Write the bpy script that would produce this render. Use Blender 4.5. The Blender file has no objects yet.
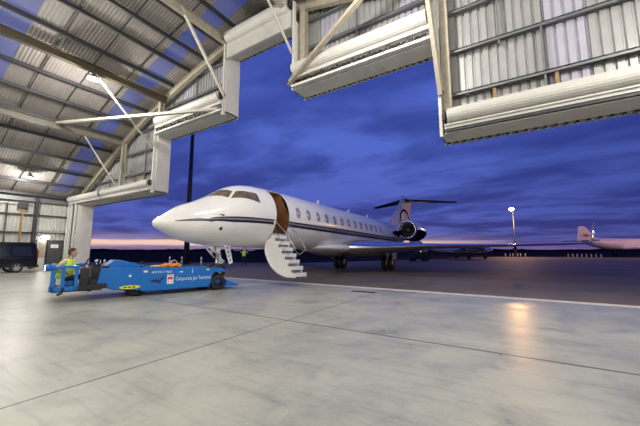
import bpy, math, random
import numpy as np
from mathutils import Vector, Matrix
random.seed(7)
S = bpy.context.scene
COL = S.collection
PI = math.pi
def R(d): return math.radians(d)

# ------------------------------------------------------------------ camera
PSI, PITCH, FPX, CAMZ = 0.5649, 0.1208, 305.6, 1.54
fw = Vector((-math.sin(PSI)*math.cos(PITCH), math.cos(PSI)*math.cos(PITCH), math.sin(PITCH)))
rt = Vector((math.cos(PSI), math.sin(PSI), 0)); up = rt.cross(fw)
cd = bpy.data.cameras.new('camera'); cam = bpy.data.objects.new('camera', cd); COL.objects.link(cam)
M = Matrix((rt, up, -fw)).transposed().to_4x4(); M.translation = (0, 0, CAMZ)
cam.matrix_world = M
cd.sensor_width = 36; cd.lens = FPX/640*36; cd.clip_end = 3000; cd.clip_start = 0.05
S.camera = cam
S.view_settings.view_transform = 'Standard'; S.view_settings.look = 'None'
S.view_settings.gamma = 1; S.view_settings.exposure = 0.0
S.view_settings.use_curve_mapping = False

# ------------------------------------------------------------------ node helpers
class NT:
    def __init__(s, tree): s.t = tree; s.n = tree.nodes; s.l = tree.links
    def new(s, typ, **k):
        n = s.n.new(typ)
        for a, b in k.items(): setattr(n, a, b)
        return n
    def link(s, a, b): s.l.new(a, b)
    def math(s, op, a, b=None, c=None, clamp=False):
        n = s.new('ShaderNodeMath', operation=op, use_clamp=clamp)
        for i, v in enumerate((a, b, c)):
            if v is None: continue
            if isinstance(v, (int, float)): n.inputs[i].default_value = v
            else: s.link(v, n.inputs[i])
        return n.outputs[0]
    def ramp(s, fac, stops, interp='LINEAR'):
        n = s.new('ShaderNodeValToRGB'); cr = n.color_ramp; cr.interpolation = interp
        while len(cr.elements) < len(stops): cr.elements.new(0.5)
        for e, (p, c) in zip(cr.elements, stops):
            e.position = p; e.color = tuple(c) + (1,)
        s.link(fac, n.inputs[0]); return n.outputs[0]
    def mix(s, f, a, b, blend='MIX'):
        n = s.new('ShaderNodeMix', data_type='RGBA', blend_type=blend)
        for i, v in ((0, f), (6, a), (7, b)):
            if isinstance(v, (int, float)): n.inputs[i].default_value = v
            elif isinstance(v, (tuple, list)): n.inputs[i].default_value = tuple(v)[:3] + (1,)
            else: s.link(v, n.inputs[i])
        return n.outputs[2]
    def noise(s, vec, scale, detail=4, rough=.55, dist=0):
        n = s.new('ShaderNodeTexNoise'); n.inputs['Scale'].default_value = scale
        n.inputs['Detail'].default_value = detail; n.inputs['Roughness'].default_value = rough
        n.inputs['Distortion'].default_value = dist
        if vec is not None: s.link(vec, n.inputs['Vector'])
        return n.outputs[0]
def lin(r, g, b):
    f = lambda c: (c/255/12.92 if c/255 <= .04045 else ((c/255+.055)/1.055)**2.4)
    return (f(r), f(g), f(b))

# ------------------------------------------------------------------ dusk sky
w = bpy.data.worlds.new('dusk_sky'); S.world = w; w.use_nodes = True
t = NT(w.node_tree); t.n.clear()
tc = t.new('ShaderNodeTexCoord'); sp = t.new('ShaderNodeSeparateXYZ'); t.link(tc.outputs['Generated'], sp.inputs[0])
X, Y, Z = sp.outputs
zc = t.math('MAXIMUM', Z, 0.0)
# cloud layer seen in perspective
den = t.math('ADD', zc, .10)
cx = t.math('DIVIDE', X, den); cy = t.math('DIVIDE', Y, den)
cv = t.new('ShaderNodeCombineXYZ'); t.link(cx, cv.inputs[0]); t.link(cy, cv.inputs[1])
mp = t.new('ShaderNodeMapping'); mp.inputs['Rotation'].default_value = (0, 0, R(-32)); mp.inputs['Scale'].default_value = (.60, 1.05, 1)
mp.inputs['Location'].default_value = (1.7, .4, 0)
t.link(cv.outputs[0], mp.inputs[0])
n1 = t.noise(mp.outputs[0], 1.0, 5, .5, .35)
n2 = t.noise(mp.outputs[0], 2.9, 4, .5, .3)
nn = t.math('ADD', t.math('MULTIPLY', n1, .7), t.math('MULTIPLY', n2, .3))
# clear-sky colour by height
base = t.ramp(zc, [(0, lin(92, 92, 164)), (.035, lin(88, 96, 174)), (.12, lin(84, 98, 186)), (.30, lin(84, 106, 200)), (.62, lin(84, 108, 206)), (1, lin(78, 100, 198))])
cloud = t.ramp(zc, [(0, lin(62, 56, 112)), (.1, lin(46, 52, 118)), (.3, lin(46, 58, 136)), (1, lin(48, 62, 152))])
cf = t.ramp(nn, [(.40, (0, 0, 0)), (.60, (1, 1, 1))], 'EASE')
sky = t.mix(t.math('MULTIPLY', cf, .8), base, cloud)
# the side away from the sunset (right of the apron) is darker
dv = t.math('ADD', t.math('MULTIPLY', X, .93), t.math('MULTIPLY', Y, .36))
dk = t.math('MULTIPLY', t.math('SUBTRACT', dv, .15), .85, clamp=True)
sky = t.mix(dk, sky, lin(30, 38, 104))
# sunset glow in two thin streaks low on the horizon, strongest to the west
sd = t.math('ADD', t.math('MULTIPLY', X, -.885), t.math('MULTIPLY', Y, .465))
sf = t.math('POWER', t.math('MAXIMUM', t.math('SUBTRACT', sd, .45), 0), 1.0)
sf = t.math('MULTIPLY', sf, 3.4, clamp=True)
sv = t.new('ShaderNodeCombineXYZ'); t.link(t.math('MULTIPLY', X, 5), sv.inputs[0]); t.link(t.math('MULTIPLY', Y, 5), sv.inputs[1]); t.link(t.math('MULTIPLY', Z, 110), sv.inputs[2])
sn = t.noise(sv.outputs[0], 1.0, 3, .5)
zz = t.math('ADD', Z, t.math('MULTIPLY', t.math('SUBTRACT', sn, .5), .012))
band = t.ramp(zz, [(0, (0, 0, 0)), (.008, (.15, .15, .15)), (.012, (.25, .25, .25)), (.016, (.95, .95, .95)), (.026, (1, 1, 1)), (.031, (.2, .2, .2)), (.055, (0, 0, 0))])
sky = t.mix(t.math('MULTIPLY', band, sf), sky, lin(255, 214, 190))
haze = t.ramp(zc, [(0, (1, 1, 1)), (.015, (.6, .6, .6)), (.03, (.12, .12, .12)), (.06, (0, 0, 0))])
hf = t.math('MULTIPLY', t.math('SUBTRACT', 1.15, t.math('MULTIPLY', dk, 1.2), clamp=True), .30)
sky = t.mix(t.math('MULTIPLY', haze, hf), sky, lin(176, 128, 168))
bg = t.new('ShaderNodeBackground'); t.link(sky, bg.inputs[0]); bg.inputs[1].default_value = 1.0
ow = t.new('ShaderNodeOutputWorld'); t.link(bg.outputs[0], ow.inputs[0])

# ------------------------------------------------------------------ materials
MATS = {}
def mat(name, col, rough=.6, metal=0, vary=0, vscale=3, bump=0, bscale=20, emit=None, estr=0, spec=None, coat=0, wave=None, alpha=None):
    m = bpy.data.materials.new(name); m.use_nodes = True
    t = NT(m.node_tree); b = t.n['Principled BSDF']
    b.inputs['Roughness'].default_value = rough; b.inputs['Metallic'].default_value = metal
    b.inputs['Base Color'].default_value = tuple(col)+(1,)
    if coat: b.inputs['Coat Weight'].default_value = coat; b.inputs['Coat Roughness'].default_value = .08
    if spec is not None: b.inputs['Specular IOR Level'].default_value = spec
    tc = t.new('ShaderNodeTexCoord')
    if vary:
        n = t.noise(tc.outputs['Object'], vscale, 5, .6)
        c = t.ramp(n, [(.3, tuple(x*(1-vary) for x in col)), (.7, tuple(min(1, x*(1+vary*.6)) for x in col))])
        t.link(c, b.inputs['Base Color'])
    if bump:
        n = t.noise(tc.outputs['Object'], bscale, 3)
        bp = t.new('ShaderNodeBump'); bp.inputs['Strength'].default_value = bump; bp.inputs['Distance'].default_value = .02
        t.link(n, bp.inputs['Height']); t.link(bp.outputs[0], b.inputs['Normal'])
    if wave:
        ax, sc, dist = wave
        wv = t.new('ShaderNodeTexWave', wave_type='BANDS', bands_direction=ax); wv.inputs['Scale'].default_value = sc
        t.link(tc.outputs['Object'], wv.inputs['Vector'])
        bp = t.new('ShaderNodeBump'); bp.inputs['Strength'].default_value = .9; bp.inputs['Distance'].default_value = dist
        t.link(wv.outputs[1], bp.inputs['Height']); t.link(bp.outputs[0], b.inputs['Normal'])
    if emit:
        b.inputs['Emission Color'].default_value = tuple(emit)+(1,); b.inputs['Emission Strength'].default_value = estr
    MATS[name] = m; return m

mat('side_cladding', (.50, .50, .465), .5, .15, .12, 1.5)
mat('cladding', (.40, .40, .395), .38, .35, .12, 1.5)
mat('cladding_tint', (.43, .42, .49), .4, .2, .1, 1.5)
mat('roof_sheet', (.30, .275, .255), .6, .1, .12, 1.2, wave=('Y', 1.9, .02))
mat('steel_dark', (.045, .046, .05), .5, .3, .15, 4)
mat('steel_grey', (.20, .21, .22), .45, .5, .15, 4)
mat('steel_cream', (.36, .325, .25), .5, 0, .18, 4)
mat('stay_cream', (.50, .475, .40), .5, 0, .1, 4)
mat('beam_grey', (.17, .155, .12), .5, 0, .2, 3)
mat('steel_gold', (.065, .052, .030), .5, 0, .2, 3)
mat('rust', (.33, .20, .10), .8, 0, .4, 8)
mat('white_paint', (.62, .61, .56), .45, 0, .08, 5)
mat('shutter', (.52, .51, .47), .42, 0, .08, 4)
mat('lining', (.64, .625, .57), .55, 0, .07, 2)
mat('black', (.015, .015, .016), .5)
mat('rubber', (.018, .018, .019), .75, 0, .2, 10)
mat('plane_white', (.88, .87, .85), .22, 0, .03, 1, coat=.5)
mat('plane_navy', (.018, .018, .05), .25, coat=.4)
mat('window_trim', (.42, .40, .44), .35)
mat('matte_white', (.74, .70, .74), .55)
mat('matte_navy', (.01, .01, .03), .9, spec=0)
mat('plane_grey', (.22, .20, .22), .3)
mat('polished', (.62, .63, .66), .25, 1.0)
mat('wing_grey', (.36, .36, .37), .6, .0, .05, 2)
mat('chrome', (.8, .8, .8), .12, 1)
mat('glass_dark', (.02, .025, .04), .06, 0, spec=.8)
mat('cabin_glass', (.30, .28, .36), .15, spec=.7)
mat('glass_cockpit', (.16, .12, .08), .08, 0, .6, 4, spec=.8)
mat('wood_brown', (.17, .075, .03), .35, 0, .35, 4)
mat('tug_blue', (.0, .15, .54), .3, 0, .05, 3, coat=.3)
mat('tug_dark', (.01, .03, .12), .5, 0, .2, 3)
mat('decal_white', (.85, .85, .85), .5)
mat('decal_red', (.55, .06, .04), .5)
mat('decal_navy', (.01, .02, .12), .5)
mat('yellow', (.75, .75, .05), .5)
mat('orange', (.85, .30, .02), .6, 0, .2, 10)
mat('hivis', (.60, .95, .08), .7, 0, .12, 9)
mat('reflective', (.7, .72, .70), .3, 0)
mat('skin', (.52, .29, .20), .55, 0, .1, 8)
mat('hair', (.05, .03, .02), .7, 0, .3, 20)
mat('trousers', (.015, .017, .03), .85, 0, .2, 9)
mat('shirt', (.50, .42, .30), .85, 0, .12, 9)
mat('van_black', (.006, .007, .010), .15, 0, coat=.5)
mat('alloy', (.6, .6, .62), .3, .7)
mat('door_grey', (.06, .065, .07), .5, 0, .1, 4)
mat('paper', (.75, .77, .8), .7)
mat('tail_red', (.35, .04, .06), .5)
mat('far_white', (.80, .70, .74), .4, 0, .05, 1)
mat('treeline', (.008, .012, .008), 1.0, 0, .5, .2, spec=0)
mat('mast', (.012, .012, .015), .5)
mat('lamp_white', (.9, .9, .9), .5, emit=(1, .93, .80), estr=25)
mat('sodium', (1, .6, .2), .5, emit=(1, .50, .15), estr=45)
mat('tail_light', (.5, .02, .02), .3)
mat('headlamp', (.8, .85, 1), .2, emit=(.75, .85, 1), estr=2.5)
mat('nav_light', (1, 1, 1), .3, emit=(1, .98, .95), estr=16)
mat('blade', (.06, .06, .065), .35, .6)
# translucent roof light
def mat_skylight():
    m = bpy.data.materials.new('skylight_sheet'); m.use_nodes = True
    t = NT(m.node_tree); t.n.clear()
    a = t.new('ShaderNodeBsdfTransparent'); a.inputs[0].default_value = (.62, .72, 1, 1)
    b = t.new('ShaderNodeBsdfTranslucent'); b.inputs[0].default_value = (.6, .68, .85, 1)
    d = t.new('ShaderNodeBsdfDiffuse'); d.inputs[0].default_value = (.22, .23, .28, 1)
    m1 = t.new('ShaderNodeMixShader'); m1.inputs[0].default_value = .45; t.link(a.outputs[0], m1.inputs[1]); t.link(b.outputs[0], m1.inputs[2])
    m2 = t.new('ShaderNodeMixShader'); m2.inputs[0].default_value = .62; t.link(m1.outputs[0], m2.inputs[1]); t.link(d.outputs[0], m2.inputs[2])
    o = t.new('ShaderNodeOutputMaterial'); t.link(m2.outputs[0], o.inputs[0]); MATS['skylight'] = m
mat_skylight()
def mat_concrete():
    m = bpy.data.materials.new('concrete_floor'); m.use_nodes = True
    t = NT(m.node_tree); b = t.n['Principled BSDF']; tc = t.new('ShaderNodeTexCoord'); v = tc.outputs['Object']
    big = t.noise(v, .35, 6, .6, .6); mid = t.noise(v, 1.6, 7, .65, .3); fine = t.noise(v, 22, 4, .6)
    c = t.ramp(big, [(.32, (.285, .295, .262)), (.5, (.39, .393, .34)), (.7, (.47, .468, .398))])
    c2 = t.ramp(mid, [(.3, (.72, .73, .74)), (.5, (1, 1, 1)), (.72, (1.08, 1.07, 1.03))])
    c = t.mix(1.0, c, c2, 'MULTIPLY')
    # brushed streaks along the bay
    mp = t.new('ShaderNodeMapping'); mp.inputs['Scale'].default_value = (.5, 7, 1); mp.inputs['Rotation'].default_value = (0, 0, R(6)); t.link(v, mp.inputs[0])
    st = t.noise(mp.outputs[0], 1.2, 5, .6); sc = t.ramp(st, [(.30, (.72, .73, .76)), (.48, (1, 1, 1))])
    c = t.mix(.7, c, sc, 'MULTIPLY')
    fc = t.ramp(fine, [(.2, (.93, .93, .93)), (.6, (1, 1, 1))]); c = t.mix(1, c, fc, 'MULTIPLY')
    # scattered dark spots and rubber marks
    vo = t.new('ShaderNodeTexVoronoi'); vo.inputs['Scale'].default_value = .55; t.link(v, vo.inputs['Vector'])
    spot = t.ramp(vo.outputs['Distance'], [(.02, (.55, .55, .55)), (.055, (1, 1, 1))]); c = t.mix(1, c, spot, 'MULTIPLY')
    # saw-cut joints : lines x = const and y = const
    sx = t.new('ShaderNodeSeparateXYZ'); t.link(v, sx.inputs[0])
    def line(o, c0, wd):
        d = t.math('ABSOLUTE', t.math('SUBTRACT', o, c0)); return t.math('LESS_THAN', d, wd)
    j = t.math('MAXIMUM', line(sx.outputs[1], 5.51, .022), line(sx.outputs[0], -4.35, .017))
    j = t.math('MAXIMUM', j, t.math('MULTIPLY', line(sx.outputs[0], 2.35, .008), .5))
    j = t.math('MAXIMUM', j, t.math('MULTIPLY', line(sx.outputs[1], -1.0, .012), .8))
    # fine scuffs and scratches
    sm = t.new('ShaderNodeMapping'); sm.inputs['Scale'].default_value = (.8, 9, 1); sm.inputs['Rotation'].default_value = (0, 0, R(38)); t.link(v, sm.inputs[0])
    s1 = t.noise(sm.outputs[0], 1.6, 6, .7, .4); c = t.mix(.8, c, t.ramp(s1, [(.30, (.70, .70, .72)), (.40, (1, 1, 1))]), 'MULTIPLY')
    c = t.mix(t.math('MULTIPLY', j, .85), c, (.07, .055, .045))
    edge = t.math('MULTIPLY', line(sx.outputs[1], 5.51, .05), .22); c = t.mix(edge, c, (.16, .13, .10))
    t.link(c, b.inputs['Base Color'])
    r = t.ramp(mid, [(.3, (.27, .27, .27)), (.7, (.42, .42, .42))]); t.link(r, b.inputs['Roughness'])
    bp = t.new('ShaderNodeBump'); bp.inputs['Strength'].default_value = .12; bp.inputs['Distance'].default_value = .01
    t.link(t.math('ADD', fine, t.math('MULTIPLY', mid, 2)), bp.inputs['Height']); t.link(bp.outputs[0], b.inputs['Normal'])
    MATS['concrete'] = m
mat_concrete()
def mat_apron():
    m = bpy.data.materials.new('apron_asphalt'); m.use_nodes = True
    t = NT(m.node_tree); b = t.n['Principled BSDF']; tc = t.new('ShaderNodeTexCoord'); v = tc.outputs['Object']
    big = t.noise(v, .12, 5, .6, .4); mid = t.noise(v, 1.1, 6, .6)
    c = t.ramp(big, [(.3, (.13, .102, .088)), (.7, (.21, .168, .145))])
    c = t.mix(1, c, t.ramp(mid, [(.3, (.75, .75, .75)), (.7, (1.1, 1.1, 1.1))]), 'MULTIPLY')
    sx = t.new('ShaderNodeSeparateXYZ'); t.link(v, sx.inputs[0])
    f = t.math('FRACT', t.math('DIVIDE', sx.outputs[1], 6.0)); j = t.math('LESS_THAN', t.math('ABSOLUTE', t.math('SUBTRACT', f, .5)), .006)
    c = t.mix(t.math('MULTIPLY', j, .5), c, (.03, .03, .03))
    t.link(c, b.inputs['Base Color'])
    r = t.ramp(mid, [(.3, (.6, .6, .6)), (.7, (.8, .8, .8))]); t.link(r, b.inputs['Roughness']); b.inputs['Specular IOR Level'].default_value = .15
    MATS['apron'] = m
mat_apron()
mat('strip', (.75, .68, .52), .5, 0, .15, 3)
mat('grass', (.042, .032, .030), 1.0, 0, .4, .6, spec=0, bump=.5, bscale=3)

# ------------------------------------------------------------------ mesh builder
class MB:
    def __init__(s): s.v = []; s.f = []; s.m = []; s.sm = []; s.mats = []; s.cm = 0; s.smooth = False
    def use(s, name, smooth=None):
        if name not in s.mats: s.mats.append(name)
        s.cm = s.mats.index(name)
        if smooth is not None: s.smooth = smooth
        return s
    def face(s, idx, sm=None): s.f.append(tuple(idx)); s.m.append(s.cm); s.sm.append(s.smooth if sm is None else sm)
    def add(s, vs): n = len(s.v); s.v += [tuple(v) for v in vs]; return n
    def box(s, x0, x1, y0, y1, z0, z1):
        n = s.add([(x0,y0,z0),(x1,y0,z0),(x1,y1,z0),(x0,y1,z0),(x0,y0,z1),(x1,y0,z1),(x1,y1,z1),(x0,y1,z1)])
        for q in ((0,3,2,1),(4,5,6,7),(0,1,5,4),(1,2,6,5),(2,3,7,6),(3,0,4,7)): s.face([n+i for i in q], False)
        return s
    def bar(s, p0, p1, a, b, upv=(0,0,1)):
        """rectangular bar from p0 to p1; a = width across, b = depth along up"""
        p0 = Vector(p0); p1 = Vector(p1); d = (p1-p0).normalized(); u = Vector(upv)
        sd = d.cross(u)
        if sd.length < 1e-4: sd = d.cross(Vector((1,0,0)))
        sd.normalize(); u = sd.cross(d).normalized()
        pts = []
        for p in (p0, p1):
            for i, j in ((-1,-1),(1,-1),(1,1),(-1,1)): pts.append(p + sd*(a/2*i) + u*(b/2*j))
        n = s.add(pts)
        for q in ((0,3,2,1),(4,5,6,7),(0,1,5,4),(1,2,6,5),(2,3,7,6),(3,0,4,7)): s.face([n+i for i in q], False)
        return s
    def ibeam(s, p0, p1, bw, h, tf=.02, upv=(0,0,1)):
        p0 = Vector(p0); p1 = Vector(p1); d = (p1-p0).normalized(); u = Vector(upv); sd = d.cross(u).normalized(); u = sd.cross(d).normalized()
        s.bar(p0+u*(h/2-tf/2), p1+u*(h/2-tf/2), bw, tf, upv); s.bar(p0-u*(h/2-tf/2), p1-u*(h/2-tf/2), bw, tf, upv)
        s.bar(p0, p1, tf*.8, h-2*tf, upv); return s
    def tube(s, pts, r, n=10, caps=True, sm=True):
        pts = [Vector(p) for p in pts]; rs = r if isinstance(r, (list, tuple)) else [r]*len(pts)
        base = None; prev = None
        for i, p in enumerate(pts):
            d = (pts[min(i+1, len(pts)-1)] - pts[max(i-1, 0)]).normalized()
            a = prev if prev is not None else (Vector((0,0,1)) if abs(d.z) < .9 else Vector((1,0,0)))
            a = (a - d*a.dot(d)).normalized(); prev = a; b = d.cross(a)
            k = s.add([p + (a*math.cos(2*PI*j/n) + b*math.sin(2*PI*j/n))*rs[i] for j in range(n)])
            if i:
                for j in range(n): s.face((base+j, base+(j+1)%n, k+(j+1)%n, k+j), sm)
            elif caps: s.face([k+j for j in range(n)][::-1], False)
            base = k
        if caps: s.face([base+j for j in range(n)], False)
        return s
    def lathe(s, prof, origin, axis, n=24, sm=True):
        """prof: list of (along, radius)"""
        o = Vector(origin); d = Vector(axis).normalized(); a = Vector((0,0,1)) if abs(d.z) < .9 else Vector((1,0,0))
        a = (a - d*a.dot(d)).normalized(); b = d.cross(a); base = None
        for h, r in prof:
            k = s.add([o + d*h + (a*math.cos(2*PI*j/n) + b*math.sin(2*PI*j/n))*max(r, 1e-4) for j in range(n)])
            if base is not None:
                for j in range(n): s.face((base+j, base+(j+1)%n, k+(j+1)%n, k+j), sm)
            base = k
        return s
    def prism(s, poly, f0, f1, sm=False):
        """poly: list of 2D pts; f0,f1 map (u,v)->3D for both ends"""
        n = len(poly); a = s.add([f0(*p) for p in poly]); b = s.add([f1(*p) for p in poly])
        s.face([a+i for i in range(n)][::-1], False); s.face([b+i for i in range(n)], False)
        for i in range(n): s.face((a+i, a+(i+1)%n, b+(i+1)%n, b+i), sm)
        return s
    def loft(s, rings, close=True, caps=True, sm=True):
        base = None; n = len(rings[0])
        for i, rg in enumerate(rings):
            k = s.add(rg)
            if base is not None:
                for j in range(n if close else n-1): s.face((base+j, base+(j+1)%n, k+(j+1)%n, k+j), sm)
            elif caps: s.face([k+j for j in range(n)][::-1], False)
            base = k
        if caps: s.face([base+j for j in range(n)], False)
        return s
    def grid(s, pts, sm=True):
        base = None
        for row in pts:
            k = s.add(row)
            if base is not None:
                for j in range(len(row)-1): s.face((base+j, base+j+1, k+j+1, k+j), sm)
            base = k
        return s
    def blob(s, c, rx, ry, rz, n=12, m=8):
        rings = [[(c[0]+rx*math.sin(PI*i/m)*math.cos(2*PI*j/n), c[1]+ry*math.sin(PI*i/m)*math.sin(2*PI*j/n), c[2]+rz*math.cos(PI*i/m)) for j in range(n)] for i in range(m+1)]
        return s.loft(rings, True, False)
    def build(s, name, material=None, parent=None, bevel=0):
        me = bpy.data.meshes.new(name); me.from_pydata(s.v, [], s.f)
        for nm in (s.mats or [material]): me.materials.append(MATS[nm])
        if s.mats and material: pass
        me.polygons.foreach_set('material_index', s.m if s.mats else [0]*len(s.f))
        me.polygons.foreach_set('use_smooth', s.sm); me.update()
        import bmesh
        bm = bmesh.new(); bm.from_mesh(me); bmesh.ops.recalc_face_normals(bm, faces=bm.faces); bm.to_mesh(me); bm.free()
        o = bpy.data.objects.new(name, me); COL.objects.link(o)
        if parent is not None: o.parent = parent
        if bevel:
            md = o.modifiers.new('bevel', 'BEVEL'); md.width = bevel; md.segments = 2; md.limit_method = 'ANGLE'
        return o
def tag(o, label=None, cat=None, group=None, kind=None):
    if label: o['label'] = label
    if cat: o['category'] = cat
    if group: o['group'] = group
    if kind: o['kind'] = kind
    return o
def empty(name, loc=(0,0,0), rz=0, label=None, cat=None, group=None, kind=None, parent=None):
    o = bpy.data.objects.new(name, None); COL.objects.link(o); o.location = loc; o.rotation_euler = (0,0,rz)
    o.empty_display_size = .1
    if parent: o.parent = parent
    return tag(o, label, cat, group, kind)
def struct(o, label): return tag(o, label, 'building', None, 'structure')
def kids(o): return [c for c in COL.objects if c.parent == o]
def copy_tree(o, parent=None):
    c = o.copy(); COL.objects.link(c); c.parent = parent
    for ch in kids(o): copy_tree(ch, c)
    return c
def pchip(xs, ys, x):
    """monotone cubic"""
    xs = list(xs); ys = list(ys); n = len(xs)
    h = [xs[i+1]-xs[i] for i in range(n-1)]; d = [(ys[i+1]-ys[i])/h[i] for i in range(n-1)]
    m = [d[0]] + [0 if d[i-1]*d[i] <= 0 else 2*d[i-1]*d[i]/(d[i-1]+d[i]) for i in range(1, n-1)] + [d[-1]]
    if x <= xs[0]: return ys[0]
    if x >= xs[-1]: return ys[-1]
    i = max(j for j in range(n-1) if xs[j] <= x); u = (x-xs[i])/h[i]
    return (2*u**3-3*u**2+1)*ys[i] + (u**3-2*u**2+u)*h[i]*m[i] + (-2*u**3+3*u**2)*ys[i+1] + (u**3-u**2)*h[i]*m[i+1]
def text_obj(name, body, size, mtx, material, parent, label=None, extrude=.002, sx=1.0, bold=0):
    c = bpy.data.curves.new(name, 'FONT'); c.body = body; c.size = size; c.extrude = extrude; c.resolution_u = 2; c.offset = bold
    tmp = bpy.data.objects.new('tmp_text', c); COL.objects.link(tmp)
    dg = bpy.context.evaluated_depsgraph_get(); dg.update()
    me = bpy.data.meshes.new_from_object(tmp.evaluated_get(dg)); bpy.data.objects.remove(tmp)
    me.name = name; me.materials.clear(); me.materials.append(MATS[material])
    me.transform(Matrix.Diagonal((sx, 1, 1, 1)))
    me.transform(mtx)
    o = bpy.data.objects.new(name, me); COL.objects.link(o); o.parent = parent
    if label: o['label'] = label
    return o

# ------------------------------------------------------------------ hangar dimensions
CXH = -11.3                       # centre line of the hangar
XL, XR = -34.5, 11.9
YB = -14.0
YI, YO = 11.2, 12.1               # inner and outer faces of the door wall
PX = [-34.5, -32, -29.5, -27, -24.5, -21.3, -18, -14.7, -11.3]
def prof(x):
    xx = CXH - abs(x-CXH)
    return pchip([-34.5, -29.5, -24.5, -18, -11.3], [6.1, 8.7, 11.2, 13.4, 15.0], xx)
def mir(x): return 2*CXH - x
STEPS = [(-31.9, -20.35, 5.5), (-20.35, -13.5, 9.4), (-13.5, -8.65, 13.0), (-8.65, -2.0, 9.25), (-2.0, 9.5, 5.6)]

# ------------------------------------------------------------------ ground and floor
b = MB(); b.box(XL-.3, XR+.3, YB-.3, 11.68, -.3, 0)
struct(b.build('floor', 'concrete'), 'smooth pale grey concrete hangar floor with saw cut joints')
b = MB(); b.box(XL-.3, XR+.3, 11.68, 12.12, -.3, 0.0)
struct(b.build('threshold_strip', 'strip'), 'pale concrete strip along the hangar door threshold')
b = MB(); n = b.add([(-50, 12.12, -.004), (60, 12.12, -.004), (60, 12.12, -.004), (60, 40, -.004), (260, 40, -.004), (260, 175, -.004), (-2, 84, -.004), (-22, 30.5, -.004), (-50, 16, -.004)])
b.face([n, n+1, n+3, n+4, n+5, n+6, n+7, n+8])
struct(b.build('apron', 'apron'), 'dark asphalt apron outside the hangar doors')
b = MB(); b.grid([[(x, y, -.03) for x in (-900, -300, 0, 300, 900)] for y in (-60, 12.1, 300, 1200)])
struct(b.build('grass_field', 'grass'), 'dark airfield grass reaching to the horizon')
# slot drain cover set in the floor near the door
b = MB().use('steel_dark'); b.box(0, .95, 0, .28, -.02, .004)
for i in range(8): b.box(.05+i*.11, .10+i*.11, .02, .26, .004, .007)
dr = b.build('floor_drain_cover', None); dr.location = (-5.35, 10.55, 0); struct(dr, 'small dark drain cover in the concrete near the threshold')
# tree line: a low ragged belt of trees far away
b = MB(); N = 260
rows = [[], [], [], []]
for i in range(N+1):
    a = R(-70 + 150*i/N); rr = 520
    h = 1.9 + 1.5*abs(math.sin(i*.37)*math.cos(i*.11)) + random.uniform(0, .8)
    for k, (dr, z) in enumerate(((-6, -.1), (-4, h*.8), (2, h), (8, -.1))):
        rows[k].append(((rr+dr)*math.sin(a), (rr+dr)*math.cos(a), z))
b.grid(rows, False)
tag(b.build('tree_line', 'treeline'), 'low dark belt of distant trees along the horizon', 'trees', None, 'stuff')

# ------------------------------------------------------------------ hangar shell
def clad_strip(b, x0, x1, zb, zt_fn, y, pitch=.27, d=.07, flip=1):
    """ribbed sheet in a plane y=const; zt_fn gives its top"""
    x = x0; top = []; bot = []
    pat = ((0, 0), (.62, 0), (.72, 1), (.90, 1))
    xs = []
    k0 = math.floor(x0/pitch)
    for k in range(k0, int(math.ceil(x1/pitch))+1):
        for u, v in pat: xs.append(((k+u)*pitch, v))
    xs = [(x0, 0)] + [q for q in xs if x0 < q[0] < x1] + [(x1, 0)]
    b.grid([[(q, y + flip*d*v, zb) for q, v in xs], [(q, y + flip*d*v, zt_fn(q)) for q, v in xs]], False)
# front gable wall (inner cladding, outer cladding, and the linings of the stepped opening)
wf = MB().use('cladding', False)
full = [(XL, STEPS[0][0], 0)] + [(a, c, z) for a, c, z in STEPS] + [(STEPS[-1][1], XR, 0)]
tint = [(-18.9, -17.9), (-15.3, -14.5), (-7.6, -6.6), (-3.6, -2.8), (1.3, 2.4), (5.4, 6.4)]
for a, c, z in full:
    cuts = [a]
    for p, q in tint:
        if a < p and q < c: cuts += [p, q]
    cuts.append(c)
    for i in range(len(cuts)-1):
        wf.use('cladding_tint' if i % 2 else 'cladding')
        clad_strip(wf, cuts[i], cuts[i+1], z+.02, prof, YO-.05)
wf.use('cladding')
for a, c, z in full: clad_strip(wf, a, c, z-.10 if z else 0, prof, YO+.02)
wf.use('lining')
for i, (a, c, z) in enumerate(STEPS):
    wf.box(a, c, YI, YO-.01, z, z+.05)                       # soffit lining
    wf.use('black')                                             # closure teeth under the cladding edge
    x = a+.1
    while x < c-.1: wf.box(x, x+.09, YO-.012, YO+.03, z-.06, z); x += .27
    wf.use('lining')
for x, z0, z1, sgn in ((-31.9, 0, 5.5, -1), (-20.35, 5.5, 9.45, -1), (-13.5, 9.4, 13.05, -1), (-8.65, 9.25, 13.05, 1), (-2.0, 5.6, 9.3, 1), (9.5, 0, 5.6, 1)):
    wf.box(min(x, x+sgn*.05), max(x, x+sgn*.05), YI, YO+.06, z0, z1)   # jamb lining
wall_front = struct(wf.build('wall_front', None), 'ribbed metal gable wall with stepped door opening')
# framing of the front wall
def part(b, name, parent, m=None, label=None, bevel=0):
    o = b.build(name, m, parent, bevel)
    if label: o['label'] = label
    return o
for x, z0 in ((-32.2, 0), (-25.7, 5.9), (-20.75, 5.5), (-13.85, 9.3), (-8.25, 9.3), (-1.72, 5.6), (4.6, 5.9), (9.8, 0)):
    wide = .30 if x not in (-1.72,) else .26
    p = MB().use('steel_cream'); p.ibeam((x, 11.5, z0), (x, 11.5, prof(x)-.5), wide, .30, .022, (0, 1, 0))
    part(p, 'column', wall_front)
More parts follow.
